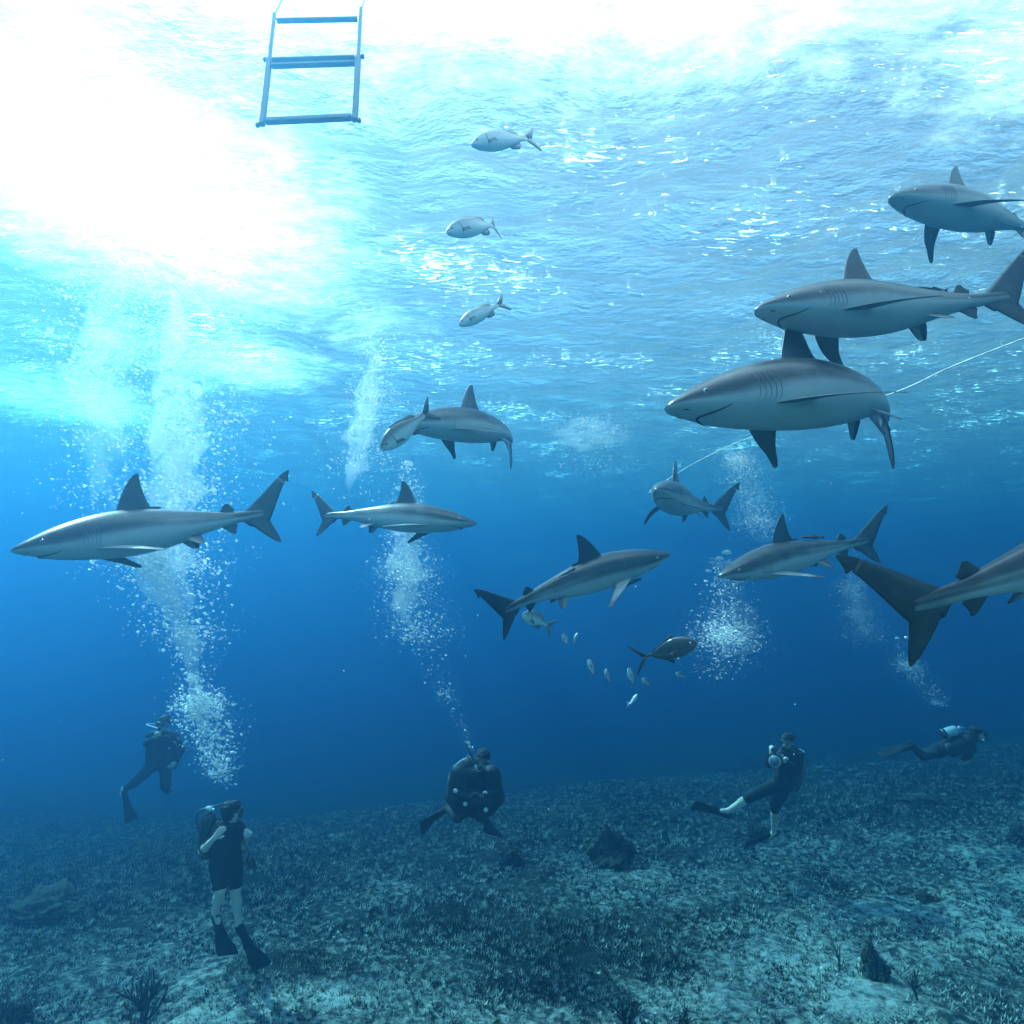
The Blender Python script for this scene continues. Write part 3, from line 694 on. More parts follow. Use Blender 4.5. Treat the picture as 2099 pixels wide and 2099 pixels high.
# ------------------------------------------------------------------ people: one smooth body from tapered limbs
def sdf_mesh(prims, h=0.009, k=0.035, grow=0.0):
    pts = np.array([p for a in prims for p in (a[0], a[1])]); rr = max(max(a[2], a[3]) for a in prims) + grow + 0.05
    lo, hi = pts.min(0) - rr, pts.max(0) + rr
    n = np.ceil((hi - lo) / h).astype(int) + 1
    F = np.full(n, 1.0, dtype=np.float32)
    ax = [lo[i] + h * np.arange(n[i]) for i in range(3)]
    for a in prims:
        p, q, r0, r1 = np.asarray(a[0], float), np.asarray(a[1], float), a[2] + grow, a[3] + grow
        kk = a[4] if len(a) > 4 else k
        m = max(r0, r1) + 2.5 * kk
        i0 = np.maximum(((np.minimum(p, q) - m - lo) / h).astype(int), 0); i1 = np.minimum(((np.maximum(p, q) + m - lo) / h).astype(int) + 2, n)
        X, Y, Z = np.meshgrid(ax[0][i0[0]:i1[0]], ax[1][i0[1]:i1[1]], ax[2][i0[2]:i1[2]], indexing='ij')
        ab = q - p; L2 = ab.dot(ab) + 1e-12
        t = np.clip(((X - p[0]) * ab[0] + (Y - p[1]) * ab[1] + (Z - p[2]) * ab[2]) / L2, 0, 1)
        d = np.sqrt((X - p[0] - t * ab[0]) ** 2 + (Y - p[1] - t * ab[1]) ** 2 + (Z - p[2] - t * ab[2]) ** 2) - (r0 + (r1 - r0) * t)
        S = F[i0[0]:i1[0], i0[1]:i1[1], i0[2]:i1[2]]
        e = np.maximum(kk - np.abs(S - d), 0) / kk
        F[i0[0]:i1[0], i0[1]:i1[1], i0[2]:i1[2]] = np.minimum(S, d) - e * e * kk * 0.25
    ins = F < 0
    c = [F[dx:n[0] - 1 + dx, dy:n[1] - 1 + dy, dz:n[2] - 1 + dz] for dx in (0, 1) for dy in (0, 1) for dz in (0, 1)]
    cs = np.stack(c); cnt = (cs < 0).sum(0); act = (cnt > 0) & (cnt < 8)
    I = np.argwhere(act); vals = cs[:, act]
    off = np.array([(dx, dy, dz) for dx in (0, 1) for dy in (0, 1) for dz in (0, 1)], float)
    acc = np.zeros((len(I), 3)); num = np.zeros(len(I))
    for a in range(8):
        for b in range(a + 1, 8):
            if np.abs(off[a] - off[b]).sum() != 1: continue
            va, vb = vals[a], vals[b]; x = (va < 0) != (vb < 0)
            t = np.where(x, va / np.where(x, va - vb, 1), 0)
            acc += np.where(x[:, None], off[a] + t[:, None] * (off[b] - off[a]), 0); num += x
    V = lo + h * (I + acc / num[:, None])
    idx = np.full(act.shape, -1, int); idx[act] = np.arange(len(I))
    faces = []
    for axn in range(3):
        sl0 = [slice(None)] * 3; sl1 = [slice(None)] * 3; sl0[axn] = slice(0, -1); sl1[axn] = slice(1, None)
        A, B = ins[tuple(sl0)], ins[tuple(sl1)]; E = np.argwhere(A != B)
        u, v = [(1, 2), (2, 0), (0, 1)][axn]
        E = E[(E[:, u] > 0) & (E[:, v] > 0) & (E[:, u] < n[u] - 1) & (E[:, v] < n[v] - 1)]
        flip = A[tuple(E.T)]
        def cell(du, dv):
            q = E.copy(); q[:, u] -= du; q[:, v] -= dv; return idx[tuple(q.T)]
        Q = np.stack([cell(1, 1), cell(0, 1), cell(0, 0), cell(1, 0)], -1)
        Q[~flip] = Q[~flip][:, ::-1]
        faces.append(Q)
    return V, np.concatenate(faces)

def swim_fin(mb, heel, tip, side, length_pocket=0.30, wide=0.11):
    heel, tip = np.asarray(heel, float), np.asarray(tip, float)
    ax = unit(tip - heel); side = unit(np.asarray(side, float) - ax * np.dot(side, ax)); nr = np.cross(ax, side); L = np.linalg.norm(tip - heel)
    prof = [(0.0, .035, .030), (0.06, .048, .044), (0.2, .052, .045), (0.34, .055, .032), (0.42, .066, .014), (0.6, .083, .010), (0.8, wide * .93, .007), (0.96, wide, .005), (1.0, wide * .90, .004)]
    rings = []
    for t, wd, th in prof:
        c = heel + ax * L * t + nr * 0.05 * math.sin(t * math.pi) * 0.3
        ring = []
        for q in range(16):
            a = 2 * math.pi * q / 16; y = sgnpow(math.cos(a), .6) * wd; z = sgnpow(math.sin(a), .8) * th
            if t > .4 and abs(y) > wd * .85: z *= 2.2       # side rails
            ring.append(c + side * y + nr * z)
        rings.append(ring)
    mb.grid(rings)

def lathe(mb, p0, p1, prof, n=20, mat=0):
    p0, p1 = np.asarray(p0, float), np.asarray(p1, float); ax = unit(p1 - p0); L = np.linalg.norm(p1 - p0)
    a = np.array([0, 0, 1.0]) if abs(ax[2]) < .9 else np.array([1.0, 0, 0]); u = unit(np.cross(ax, a)); v = np.cross(ax, u)
    mb.grid([[p0 + ax * L * t + r * (math.cos(q) * u + math.sin(q) * v) for q in np.linspace(0, 2 * math.pi, n, endpoint=False)] for t, r in prof], mat)

def air_tank(parent, base, top, r=0.095, mat='tank'):
    t = MB(); lathe(t, base, top, [(0, r * .7), (.02, r * .95), (.05, r), (.78, r), (.86, r * .92), (.93, r * .62), (.97, r * .3), (1.0, r * .26)])
    o = t.build('air_tank', M[mat], parent)
    v = MB(); top = np.asarray(top, float); ax = unit(top - np.asarray(base, float))
    lathe(v, top - ax * .01, top + ax * .07, [(0, .024), (.5, .028), (1, .02)]); s = unit(np.cross(ax, (0.3, 1, 0.2)))
    lathe(v, top + ax * .035 - s * .07, top + ax * .035 + s * .05, [(0, .022), (.25, .024), (.3, .014), (.7, .014), (.74, .032), (1, .030)])
    v.build('tank_valve', M['chrome'], o)
    bt = MB(); lathe(bt, np.asarray(base) - ax * .01, np.asarray(base) + ax * .06, [(0, r * .8), (.1, r * 1.06), (1, r * 1.06), (1, r)]); bt.build('tank_boot', M['plastic'], o)
    return o

class Diver:
    def __init__(s, depth): s.d = depth; s.j = {}
    def P(s, px, py, dz=0.0): return at(px, py, s.d + dz)

def hand(prims, wrist, tip, palm_n, curl=0.3, k=0.012):
    """palm, four unequal fingers bent at the knuckles, and a thumb from the side of the palm"""
    wrist, tip = np.asarray(wrist, float), np.asarray(tip, float); f = unit(tip - wrist); n = unit(np.asarray(palm_n, float) - f * np.dot(palm_n, f)); s = np.cross(n, f)
    pl = wrist + f * .09
    for q in (-.028, -.009, .010, .028): prims.append((wrist + f * .015 + s * q * .6, pl + s * q, .019, .015, k))
    for q, L in zip((-.032, -.011, .010, .030), (.062, .082, .090, .078)):
        a = pl + s * q; b = a + unit(f * math.cos(curl) + n * math.sin(curl) + s * q * 2) * L * .5
        c = b + unit(f * math.cos(curl * 2.4) + n * math.sin(curl * 2.4)) * L * .5
        prims.append((a, b, .0115, .0105, .004)); prims.append((b, c, .0105, .0085, .004))
    th = wrist + f * .035 + s * .028; t1 = th + unit(f * .6 + s * .8 + n * .25) * .042; t2 = t1 + unit(f * .9 + s * .2 + n * .45) * .034
    prims.append((th, t1, .015, .012, .008)); prims.append((t1, t2, .012, .0095, .004))

def head(prims, c, up, fwd, r=0.092):
    c, up, fwd = np.asarray(c, float), unit(up), unit(fwd); side = np.cross(up, fwd)
    prims.append((c + up * .035 - fwd * .025, c + up * .03 + fwd * .025, r * .98, r * .92, .03))
    prims.append((c + up * .0 + fwd * .02, c - up * .095 + fwd * .055, r * .80, r * .44, .03))
    prims.append((c + fwd * (r + .005) - up * .0, c + fwd * (r + .026) - up * .028, .010, .017, .012))
    prims.append((c + fwd * (r + .0) - up * .068 - side * .018, c + fwd * (r + .0) - up * .068 + side * .018, .013, .013, .01))
    for q in (-1, 1):
        prims.append((c + side * q * (r * .93) - up * .0 - fwd * .012 + up * .02, c + side * q * (r * .97) - up * .03 - fwd * .006, .016, .012, .008))
    for q in (-1, 1): prims.append((c + side * q * .034 + fwd * (r * .86) + up * .012, c + side * q * .03 + fwd * (r * .88) + up * .012, .014, .014, .01))

def mask(parent, c, up, fwd, r=0.092):
    c, up, fwd = np.asarray(c, float), unit(up), unit(fwd); side = np.cross(up, fwd)
    m = MB(); o0 = c + fwd * (r + .012) + up * .012
    rings = []
    for dx, sc_ in ((-.035, 1.0), (.0, 1.05), (.022, .98), (.024, .88), (.012, .84)):
        rings.append([o0 + fwd * dx + side * sgnpow(math.cos(a), .6) * .078 * sc_ + up * sgnpow(math.sin(a), .6) * .042 * sc_ for a in np.linspace(0, 2 * math.pi, 24, endpoint=False)])
    m.grid(rings, cap1=False, cap0=True)
    o = m.build('mask', M['plastic'], parent)
    g = MB(); g.grid([[o0 + fwd * dx + side * sgnpow(math.cos(a), .6) * .066 * s_ + up * sgnpow(math.sin(a), .6) * .036 * s_ for a in np.linspace(0, 2 * math.pi, 24, endpoint=False)] for dx, s_ in ((.010, 1.0), (.015, 1.0))])
    g.build('mask_glass', M['glass'], o)
    st = MB(); st.tube([c + (side * math.cos(a) - fwd * math.sin(a)) * (r + .012) + up * .02 for a in np.linspace(-.3, math.pi + .3, 16)], .011); st.build('mask_strap', M['plastic'], o)

def regulator(parent, c, up, fwd, to, r=0.092, hose='plastic', sway=(0.2, 0, 0.1)):
    c, up, fwd = np.asarray(c, float), unit(up), unit(fwd); m0 = c + fwd * (r + .03) - up * .07
    m = MB(); lathe(m, m0 - fwd * .03, m0 + fwd * .03, [(0, .018), (.4, .022), (.5, .036), (.9, .036), (1, .028)]); o = m.build('regulator', M['plastic'], parent)
    h = MB(); to = np.asarray(to, float); mid = (m0 + to) / 2 + np.asarray(sway, float)
    h.tube(catmull([m0, mid, to], 16), .013); h.build('regulator_hose', M[hose], o)

def hair_cap(parent, c, up, fwd, r=0.092, name='hair', mat='hair', low=0.2):
    c, up, fwd = np.asarray(c, float), unit(up), unit(fwd); side = np.cross(up, fwd)
    pr = [(c + up * .04 - fwd * .030, c + up * .045 + fwd * .02, r * 1.10, r * .98, .03), (c - fwd * .03, c - up * .05 - fwd * .045, r * .96, r * .7, .03)]
    V, F = sdf_mesh(pr, .009, .03)
    rel = V - c
    V += (np.sin(V * 160).sum(1) * .0028)[:, None] * np.stack([unit(q) for q in rel])
    mesh_obj(name, V, F, M[mat], parent)

def finish(label, prims, wet, vest=None, grow=0.010):
    V, F = sdf_mesh(prims)
    o = mesh_obj('person', V, F, M['skin']); tag(o, label, 'person', 'scuba divers')
    V, F = sdf_mesh(wet, .010, .035, grow); mesh_obj('wetsuit', V, F, M['suit'], o)
    if vest:
        V, F = sdf_mesh(vest, .011, .03, .006); mesh_obj('buoyancy_vest', V, F, M['vest'], o)
    return o
def lerp(a, b, t): return np.asarray(a) + (np.asarray(b) - np.asarray(a)) * t
VX, VY, VZ = np.array([1.0, 0, 0]), np.array([0, 1.0, 0]), np.array([0, 0, 1.0])

def diver_standing():
    D = Diver(8.4); P = D.P
    neck, hd = P(467, 1696, .02), P(474, 1664, .0)
    shL, shR = P(449, 1704, -.13), P(489, 1701, .20)
    hipL, hipR = P(448, 1772, -.08), P(479, 1771, .10)
    elL, wrL, haL = P(420, 1738, -.20), P(439, 1718, -.27), P(455, 1700, -.27)
    elR, wrR, haR = P(499, 1733, .12), P(507, 1716, -.02), P(513, 1702, -.06)
    knL, anL = P(452, 1824, -.18), P(441, 1872, -.02)
    knR, anR = P(482, 1822, .02), P(489, 1895, .06)
    body = [(neck, hd - VZ * .05, .062, .055), (shL, shR, .085, .085), (lerp(shL, shR, .2), lerp(hipL, hipR, .15), .115, .105), (lerp(shL, shR, .8), lerp(hipL, hipR, .85), .115, .105), (lerp(shL, shR, .5), lerp(hipL, hipR, .5), .13, .12),
            (shL, elL, .056, .042), (elL, wrL, .044, .030), (shR, elR, .056, .042), (elR, wrR, .044, .030),
            (hipL, knL, .098, .062), (knL, lerp(knL, anL, .4), .058, .060), (lerp(knL, anL, .35), anL, .060, .036), (hipR, knR, .098, .062), (knR, lerp(knR, anR, .4), .058, .060), (lerp(knR, anR, .35), anR, .060, .036),
            (anL, anL + (0.04, 0, -.1), .04, .035), (anR, anR + (0.06, 0, -.1), .04, .035), (neck, lerp(shL, shR, .5), .07, .09)]
    up, fw = unit((0.05, 0, 1)), unit((0.45, 0.75, -.12))
    head(body, hd, up, fw)
    hand(body, wrL, haL, (0.3, 1, 0.2), .25); hand(body, wrR, haR, (-.3, -.6, 0.2), .7)
    wet = [(neck - VZ * .03, lerp(shL, shR, .5), .062, .09), (shL, shR, .086, .086), (lerp(shL, shR, .2), lerp(hipL, hipR, .15), .118, .110), (lerp(shL, shR, .8), lerp(hipL, hipR, .85), .118, .110), (lerp(shL, shR, .5), lerp(hipL, hipR, .5), .14, .135),
           (shL, lerp(shL, elL, .80), .060, .050), (shR, lerp(shR, elR, .80), .060, .050), (hipL, lerp(hipL, knL, .80), .108, .078), (hipR, lerp(hipR, knR, .80), .108, .078)]
    vest = [(P(436, 1690, .02), P(438, 1745, -.0), .10, .09), (P(448, 1694, -.10), P(446, 1715, -.14), .06, .05), (P(480, 1700, .22), P(486, 1745, .16), .07, .06)]
    o = finish('person in short black wetsuit standing upright just above the seabed, hand on ribs', body, wet, vest)
    hair_cap(o, hd, up, fw)
    mask(o, hd, up, fw)
    tb, tt = P(424, 1752, -.02), P(430, 1664, -.05)
    air_tank(o, tb, tt, .10, 'dark_tank')
    regulator(o, hd, up, fw, tt + VZ * .05, sway=(.12, .1, .10))
    h = MB(); h.tube(catmull([tt + VZ * .05, P(407, 1664, -.05), P(402, 1682, -.08), P(409, 1702, -.1), P(414, 1735, -.1)], 24), .014); h.build('low_pressure_hose', M['plastic'], o)
    g = MB(); g.tube(catmull([P(498, 1722, -.05), P(508, 1742, -.12), P(512, 1760, -.12)], 14), .012); lathe(g, P(510, 1755, -.12), P(518, 1779, -.12), [(0, .02), (.1, .045), (.5, .05), (.9, .05), (1, .03)])
    g.build('gauge_console', M['plastic'], o)
    c = MB(); lathe(c, P(508, 1715, -.06), P(508, 1706, -.06), [(0, .03), (.3, .05), (.9, .05), (1, .03)]); c.build('inflator', M['pale_plastic'], o)
    for a, tip in ((anL, P(468, 1958, .14)), (anR, P(538, 1984, .05))):
        f = MB(); heel = lerp(a, tip, -.06); swim_fin(f, heel, tip, (1, -.1, .35), wide=.14); f.build('swim_fin', M['rubber'], o)
    return o
diver_standing()

def diver_far():
    D = Diver(12.2); P = D.P
    neck, hd = P(334, 1500), P(336, 1482, -.05)
    shL, shR = P(357, 1512), P(309, 1511)
    hipL, hipR = P(340, 1566), P(315, 1567)
    elL, wrL = P(372, 1537, -.05), P(361, 1562, -.18); elR, wrR = P(301, 1524, -.22), P(318, 1512, -.36)
    knR, anR = P(276, 1604, -.05), P(254, 1617, .15); knL, anL = P(339, 1610, -.12), P(342, 1622, .36)
    body = [(neck, hd, .062, .055), (shL, shR, .085, .085), (lerp(shL, shR, .2), lerp(hipL, hipR, .15), .115, .108), (lerp(shL, shR, .8), lerp(hipL, hipR, .85), .115, .108), (lerp(shL, shR, .5), lerp(hipL, hipR, .5), .13, .12),
            (shL, elL, .06, .046), (elL, wrL, .046, .032), (shR, elR, .06, .046), (elR, wrR, .046, .032), (hipL, knL, .1, .066), (knL, anL, .066, .04), (hipR, knR, .1, .066), (knR, anR, .066, .04), (anR, P(249, 1628, .12), .04, .035)]
    up, fw = unit((0.05, -.1, 1)), unit((-.1, -1, -.1)); head(body, hd, up, fw)
    hand(body, wrL, wrL + (-.05, -.12, -.1), (-1, 0, 0), .6); hand(body, wrR, wrR + (.1, -.1, .08), (0, 0, 1), .8)
    wet = [p for p in body[1:5]] + [(shL, elL, .064, .05), (elL, lerp(elL, wrL, .9), .05, .036), (shR, elR, .064, .05), (elR, lerp(elR, wrR, .9), .05, .036), (hipL, knL, .106, .074), (knL, lerp(knL, anL, .9), .074, .05), (hipR, knR, .106, .074), (knR, lerp(knR, anR, .72), .074, .055)]
    vest = [(P(312, 1510, -.06), P(312, 1562, -.08), .10, .11), (P(356, 1512, -.06), P(348, 1560, -.08), .10, .12), (P(322, 1555, -.08), P(345, 1553, -.08), .10, .10)]
    o = finish('person in dark wetsuit hovering farthest left, one knee bent out sideways', body, wet, vest)
    hair_cap(o, hd, up, fw); mask(o, hd, up, fw)
    tt = P(338, 1490, .22); air_tank(o, P(330, 1560, .24), tt)
    regulator(o, hd, up, fw, tt + VZ * .05, hose='pale_hose', sway=(-.26, -.05, .05))
    h = MB(); h.tube(catmull([P(356, 1515, -.12), P(366, 1540, -.2), P(362, 1572, -.14), P(345, 1574, -.1)], 20), .014); h.build('low_pressure_hose', M['plastic'], o)
    for a, tip, sd in ((anR, P(270, 1684, .02), (1, 0, .3)), (anL, P(344, 1618, .95), (1, 0, 0))):
        f = MB(); swim_fin(f, lerp(a, tip, -.05), tip, sd, wide=.125); f.build('swim_fin', M['rubber'], o)
diver_far()

def diver_front():
    D = Diver(9.6); P = D.P
    neck, hd = P(982, 1572, -.12), P(989, 1556, -.22)
    shL, shR = P(1012, 1590, -.02), P(944, 1585, -.0)
    hipL, hipR = P(992, 1655, .15), P(956, 1655, .15)
    elL, wrL = P(1020, 1622, -.12), P(992, 1632, -.30); elR, wrR = P(926, 1622, -.12), P(958, 1632, -.30)
    knL, anL = P(985, 1672, -.2), P(992, 1678, .1); knR, anR = P(937, 1674, -.2), P(916, 1658, .02)
    body = [(neck, hd, .062, .055), (shL, shR, .10, .10), (lerp(shL, shR, .2), lerp(hipL, hipR, .15), .125, .115), (lerp(shL, shR, .8), lerp(hipL, hipR, .85), .125, .115), (lerp(shL, shR, .5), lerp(hipL, hipR, .5), .14, .13),
            (shL, elL, .065, .05), (elL, wrL, .05, .034), (shR, elR, .065, .05), (elR, wrR, .05, .034), (hipL, knL, .105, .07), (knL, anL, .068, .042), (hipR, knR, .105, .07), (knR, anR, .068, .042)]
    up, fw = unit((0.1, -.25, 1)), unit((-.15, -1, -.15)); head(body, hd, up, fw)
    hand(body, wrL, wrL + (-.12, -.08, .0), (0, -.3, 1), .6); hand(body, wrR, wrR + (.12, -.08, .0), (0, -.3, 1), .6)
    wet = [(p[0], p[1], p[2] + .003, p[3] + .003) + tuple(p[4:]) for p in body[1:13]] + [(p[0], p[1], p[2], p[3]) + tuple(p[4:]) for p in body[-28:]]
    vest = [(P(940, 1585, -.08), P(932, 1630, -.08), .12, .13), (P(932, 1630, -.08), P(948, 1655, .0), .13, .12), (P(1008, 1585, -.08), P(1016, 1635, -.05), .11, .12), (P(1016, 1635, -.05), P(1000, 1657, .0), .12, .11), (P(960, 1568, .05), P(990, 1574, .05), .11, .10), (P(955, 1635, -.1), P(995, 1635, -.1), .12, .12)]
    o = finish('person in bulky black vest facing the camera, legs folded and both fins spread', body, wet, vest, .008)
    hair_cap(o, hd, up, fw, name='hood', mat='suit'); mask(o, hd, up, fw)
    tt = P(972, 1562, .28); air_tank(o, P(968, 1648, .40), tt)
    regulator(o, hd, up, fw, P(968, 1556, .2), sway=(-.12, -.05, .12))
    h = MB(); h.tube(catmull([P(966, 1554, .1), P(948, 1558, .0), P(928, 1575, -.1), P(920, 1598, -.1), P(919, 1612, -.1)], 24), .011); h.build('low_pressure_hose', M['pale_hose'], o)
    s = MB(); s.tube(catmull([P(972, 1560, -.2), P(966, 1548, -.25), P(954, 1522, -.2)], 12), .014); s.build('snorkel', M['plastic'], o)
    for q in ((934, 1621), (954, 1648), (995, 1626), (996, 1660)):
        d = MB(); c = P(q[0], q[1], -.27); lathe(d, c, c + (0, -.03, .01), [(0, .02), (.2, .03), (.9, .03), (1, .02)]); d.build('clip', M['pale_plastic'], o)
    for a, tip, sd in ((anR, P(862, 1700, -.25), (.5, 0, .85)), (anL, P(1012, 1712, -.4), (.9, 0, -.35))):
        f = MB(); swim_fin(f, lerp(a, tip, -.08), tip, sd, wide=.15); f.build('swim_fin', M['rubber'], o)
diver_front()

def diver_camera():
    D = Diver(11.2); P = D.P
    neck, hd = P(1617, 1538, .02), P(1614, 1520, -.03)
    shR, shL = P(1603, 1547, -.10), P(1634, 1548, .04)
    hipR, hipL = P(1596, 1606, -.06), P(1612, 1609, .08)
    elR, wrR = P(1576, 1566, -.32), P(1581, 1544, -.40); elL, wrL = P(1622, 1572, -.26), P(1608, 1560, -.42)
    knR, anR = P(1536, 1634, -.18), P(1492, 1662, -.08); knL, anL = P(1589, 1650, -.12), P(1586, 1706, .12)
    body = [(neck, hd, .062, .055), (shL, shR, .085, .085), (lerp(shL, shR, .2), lerp(hipL, hipR, .15), .115, .108), (lerp(shL, shR, .8), lerp(hipL, hipR, .85), .115, .108), (lerp(shL, shR, .5), lerp(hipL, hipR, .5), .13, .12),
            (shL, elL, .058, .044), (elL, wrL, .044, .032), (shR, elR, .058, .044), (elR, wrR, .044, .032), (hipL, knL, .1, .064), (knL, lerp(knL, anL, .35), .060, .060), (lerp(knL, anL, .3), anL, .060, .037), (hipR, knR, .1, .064), (knR, lerp(knR, anR, .35), .060, .060), (lerp(knR, anR, .3), anR, .060, .037),
            (anR, anR + (-.10, 0, .0), .04, .034), (anL, anL + (-.08, -.03, -.06), .04, .034)]
    up, fw = unit((0.1, 0, 1)), unit((-.75, -.7, -.1)); head(body, hd, up, fw)
    hand(body, wrR, P(1579, 1530, -.42), (0.8, 0, .3), .9); hand(body, wrL, P(1598, 1554, -.48), (0, 0, 1), .8)
    wet = [(p[0], p[1], p[2] + .004, p[3] + .004) for p in body[1:5]] + [(shL, elL, .062, .05), (elL, lerp(elL, wrL, .85), .05, .036), (shR, elR, .062, .05), (elR, lerp(elR, wrR, .85), .05, .036), (hipL, lerp(hipL, knL, .98), .108, .078), (knL, lerp(knL, anL, .16), .074, .068), (hipR, lerp(hipR, knR, .98), .108, .078), (knR, lerp(knR, anR, .10), .074, .068)]
    vest = [(P(1604, 1552, -.13), P(1598, 1598, -.13), .07, .08), (P(1626, 1553, .0), P(1620, 1600, -.0), .10, .10), (P(1600, 1592, -.1), P(1618, 1596, -.08), .09, .09)]
    o = finish('person in black wetsuit with bare shins, legs apart, aiming a camera', body, wet, vest)
    hair_cap(o, hd, up, fw, name='hood', mat='suit'); mask(o, hd, up, fw)
    tt = P(1640, 1544, .22); air_tank(o, P(1630, 1612, .26), tt, .09, 'dark_tank'); regulator(o, hd, up, fw, tt + VZ * .04, sway=(.02, -.25, .0))
    h = MB(); h.tube(catmull([tt + VZ * .05, P(1654, 1552, .1), P(1648, 1585, .05), P(1640, 1610, .02), P(1622, 1624, .0)], 24), .013); h.build('low_pressure_hose', M['plastic'], o)
    for c, r in ((P(1611, 1556, -.33), .04), (P(1626, 1560, -.12), .03)):
        d = MB(); lathe(d, c, c + (-.01, -.035, .0), [(0, r * .7), (.2, r), (.8, r), (1, r * .7)]); d.build('gauge', M['pale_plastic'], o)
    for a, tip, heel, sd in ((anR, P(1421, 1650, -.1), P(1499, 1674, -.05), (.1, -.55, .8)), (anL, P(1527, 1734, -.1), P(1592, 1708, .16), (.2, -.5, .8))):
        f = MB(); swim_fin(f, heel, tip, sd, wide=.115); f.build('swim_fin', M['rubber'], o)
    # the camera held in both hands: housing, dome port, strobe on an arm
    root = bpy.data.objects.new('underwater_camera', None); COL.objects.link(root); c0 = P(1590, 1556, -.46); root.location = c0
    tag(root, 'black underwater camera housing with round port and raised strobe, held by a diver', 'camera')
    rel = lambda mb: [tuple(np.asarray(v) - c0) for v in mb.v]
    fw2 = unit((-.45, -.85, -.05)); sd2 = unit(np.cross(VZ, fw2))
    b = MB(); b.box(c0, (fw2, sd2, VZ), (.05, .095, .07)); b.v = rel(b); b.build('housing', M['plastic'], root, False, .012)
    d = MB(); lathe(d, c0 + fw2 * .05, c0 + fw2 * .13, [(0, .06), (.5, .07), (.9, .085), (1, .086)]); d.v = rel(d); dp = d.build('port', M['plastic'], root)
    d = MB(); q = [(0.0, .083), (.35, .07), (.7, .045), (1, .006)]; lathe(d, c0 + fw2 * .128, c0 + fw2 * .175, q); d.v = rel(d); d.build('dome_glass', M['glass'], dp)
    d = MB(); lathe(d, c0 + fw2 * .122, c0 + fw2 * .134, [(0, .084), (.2, .092), (.8, .092), (1, .084)]); d.v = rel(d); d.build('port_ring', M['pale_plastic'], dp)
    s = MB(); st = P(1588, 1535, -.44); s.tube(catmull([c0 + VZ * .07, c0 + (-.02, -.02, .12), st], 8), .012); lathe(s, st + fw2 * -.06, st + fw2 * .06, [(0, .03), (.1, .045), (.8, .05), (1, .045)]); s.v = rel(s); s.build('strobe', M['plastic'], root)
diver_camera()

def diver_swimming():
    D = Diver(12.6); P = D.P
    hd, neck = P(2004, 1503, -.05), P(1994, 1509)
    shL, shR = P(1986, 1510, .16), P(1984, 1518, -.18)
    hipL, hipR = P(1926, 1536, .10), P(1924, 1540, -.10)
    elR, wrR = P(1984, 1545, -.22), P(1975, 1557, -.10); elL, wrL = P(1994, 1537, .14), P(1984, 1556, .05)
    knR, anR = P(1894, 1550, -.12), P(1868, 1530, -.05); knL, anL = P(1888, 1546, .14), P(1866, 1524, .16)
    body = [(neck, hd, .065, .058), (shL, shR, .09, .09), (lerp(shL, shR, .25), lerp(hipL, hipR, .2), .12, .108), (lerp(shL, shR, .75), lerp(hipL, hipR, .8), .12, .108), (lerp(shL, shR, .5), lerp(hipL, hipR, .5), .13, .12),
            (shL, elL, .06, .046), (elL, wrL, .046, .033), (shR, elR, .06, .046), (elR, wrR, .046, .033), (hipL, knL, .1, .066), (knL, anL, .066, .04), (hipR, knR, .1, .066), (knR, anR, .066, .04)]
    up, fw = unit((-.3, 0, 1)), unit((1, -.2, -.1)); head(body, hd, up, fw)
    hand(body, wrR, wrR + (-.1, -.05, -.08), (0, 0, 1), .6); hand(body, wrL, wrL + (-.1, -.05, -.08), (0, 0, 1), .6)
    wet = [(p[0], p[1], p[2] + .004, p[3] + .004) for p in body[1:13]]
    vest = [(P(1984, 1518, -.14), P(1946, 1534, -.14), .10, .10), (P(1984, 1516, .12), P(1946, 1532, .12), .10, .10), (P(1985, 1528, 0), P(1950, 1540, 0), .11, .10)]
    o = finish('person in black wetsuit swimming level to the right near the dim horizon', body, wet, vest)
    hair_cap(o, hd, up, fw, name='hood', mat='suit'); mask(o, hd, up, fw)
    tt = P(1964, 1495, -.05); air_tank(o, P(1930, 1505, -.05), tt, .09)
    regulator(o, hd, up, fw, P(1972, 1493, -.05), sway=(.1, -.2, .1))
    for a, tip, sd in ((anR, P(1800, 1548, -.1), (0, 1, .25)), (anL, P(1806, 1540, .2), (0, 1, .2))):
        f = MB(); swim_fin(f, lerp(a, tip, -.06), tip, sd, wide=.115); f.build('swim_fin', M['rubber'], o)
diver_swimming()

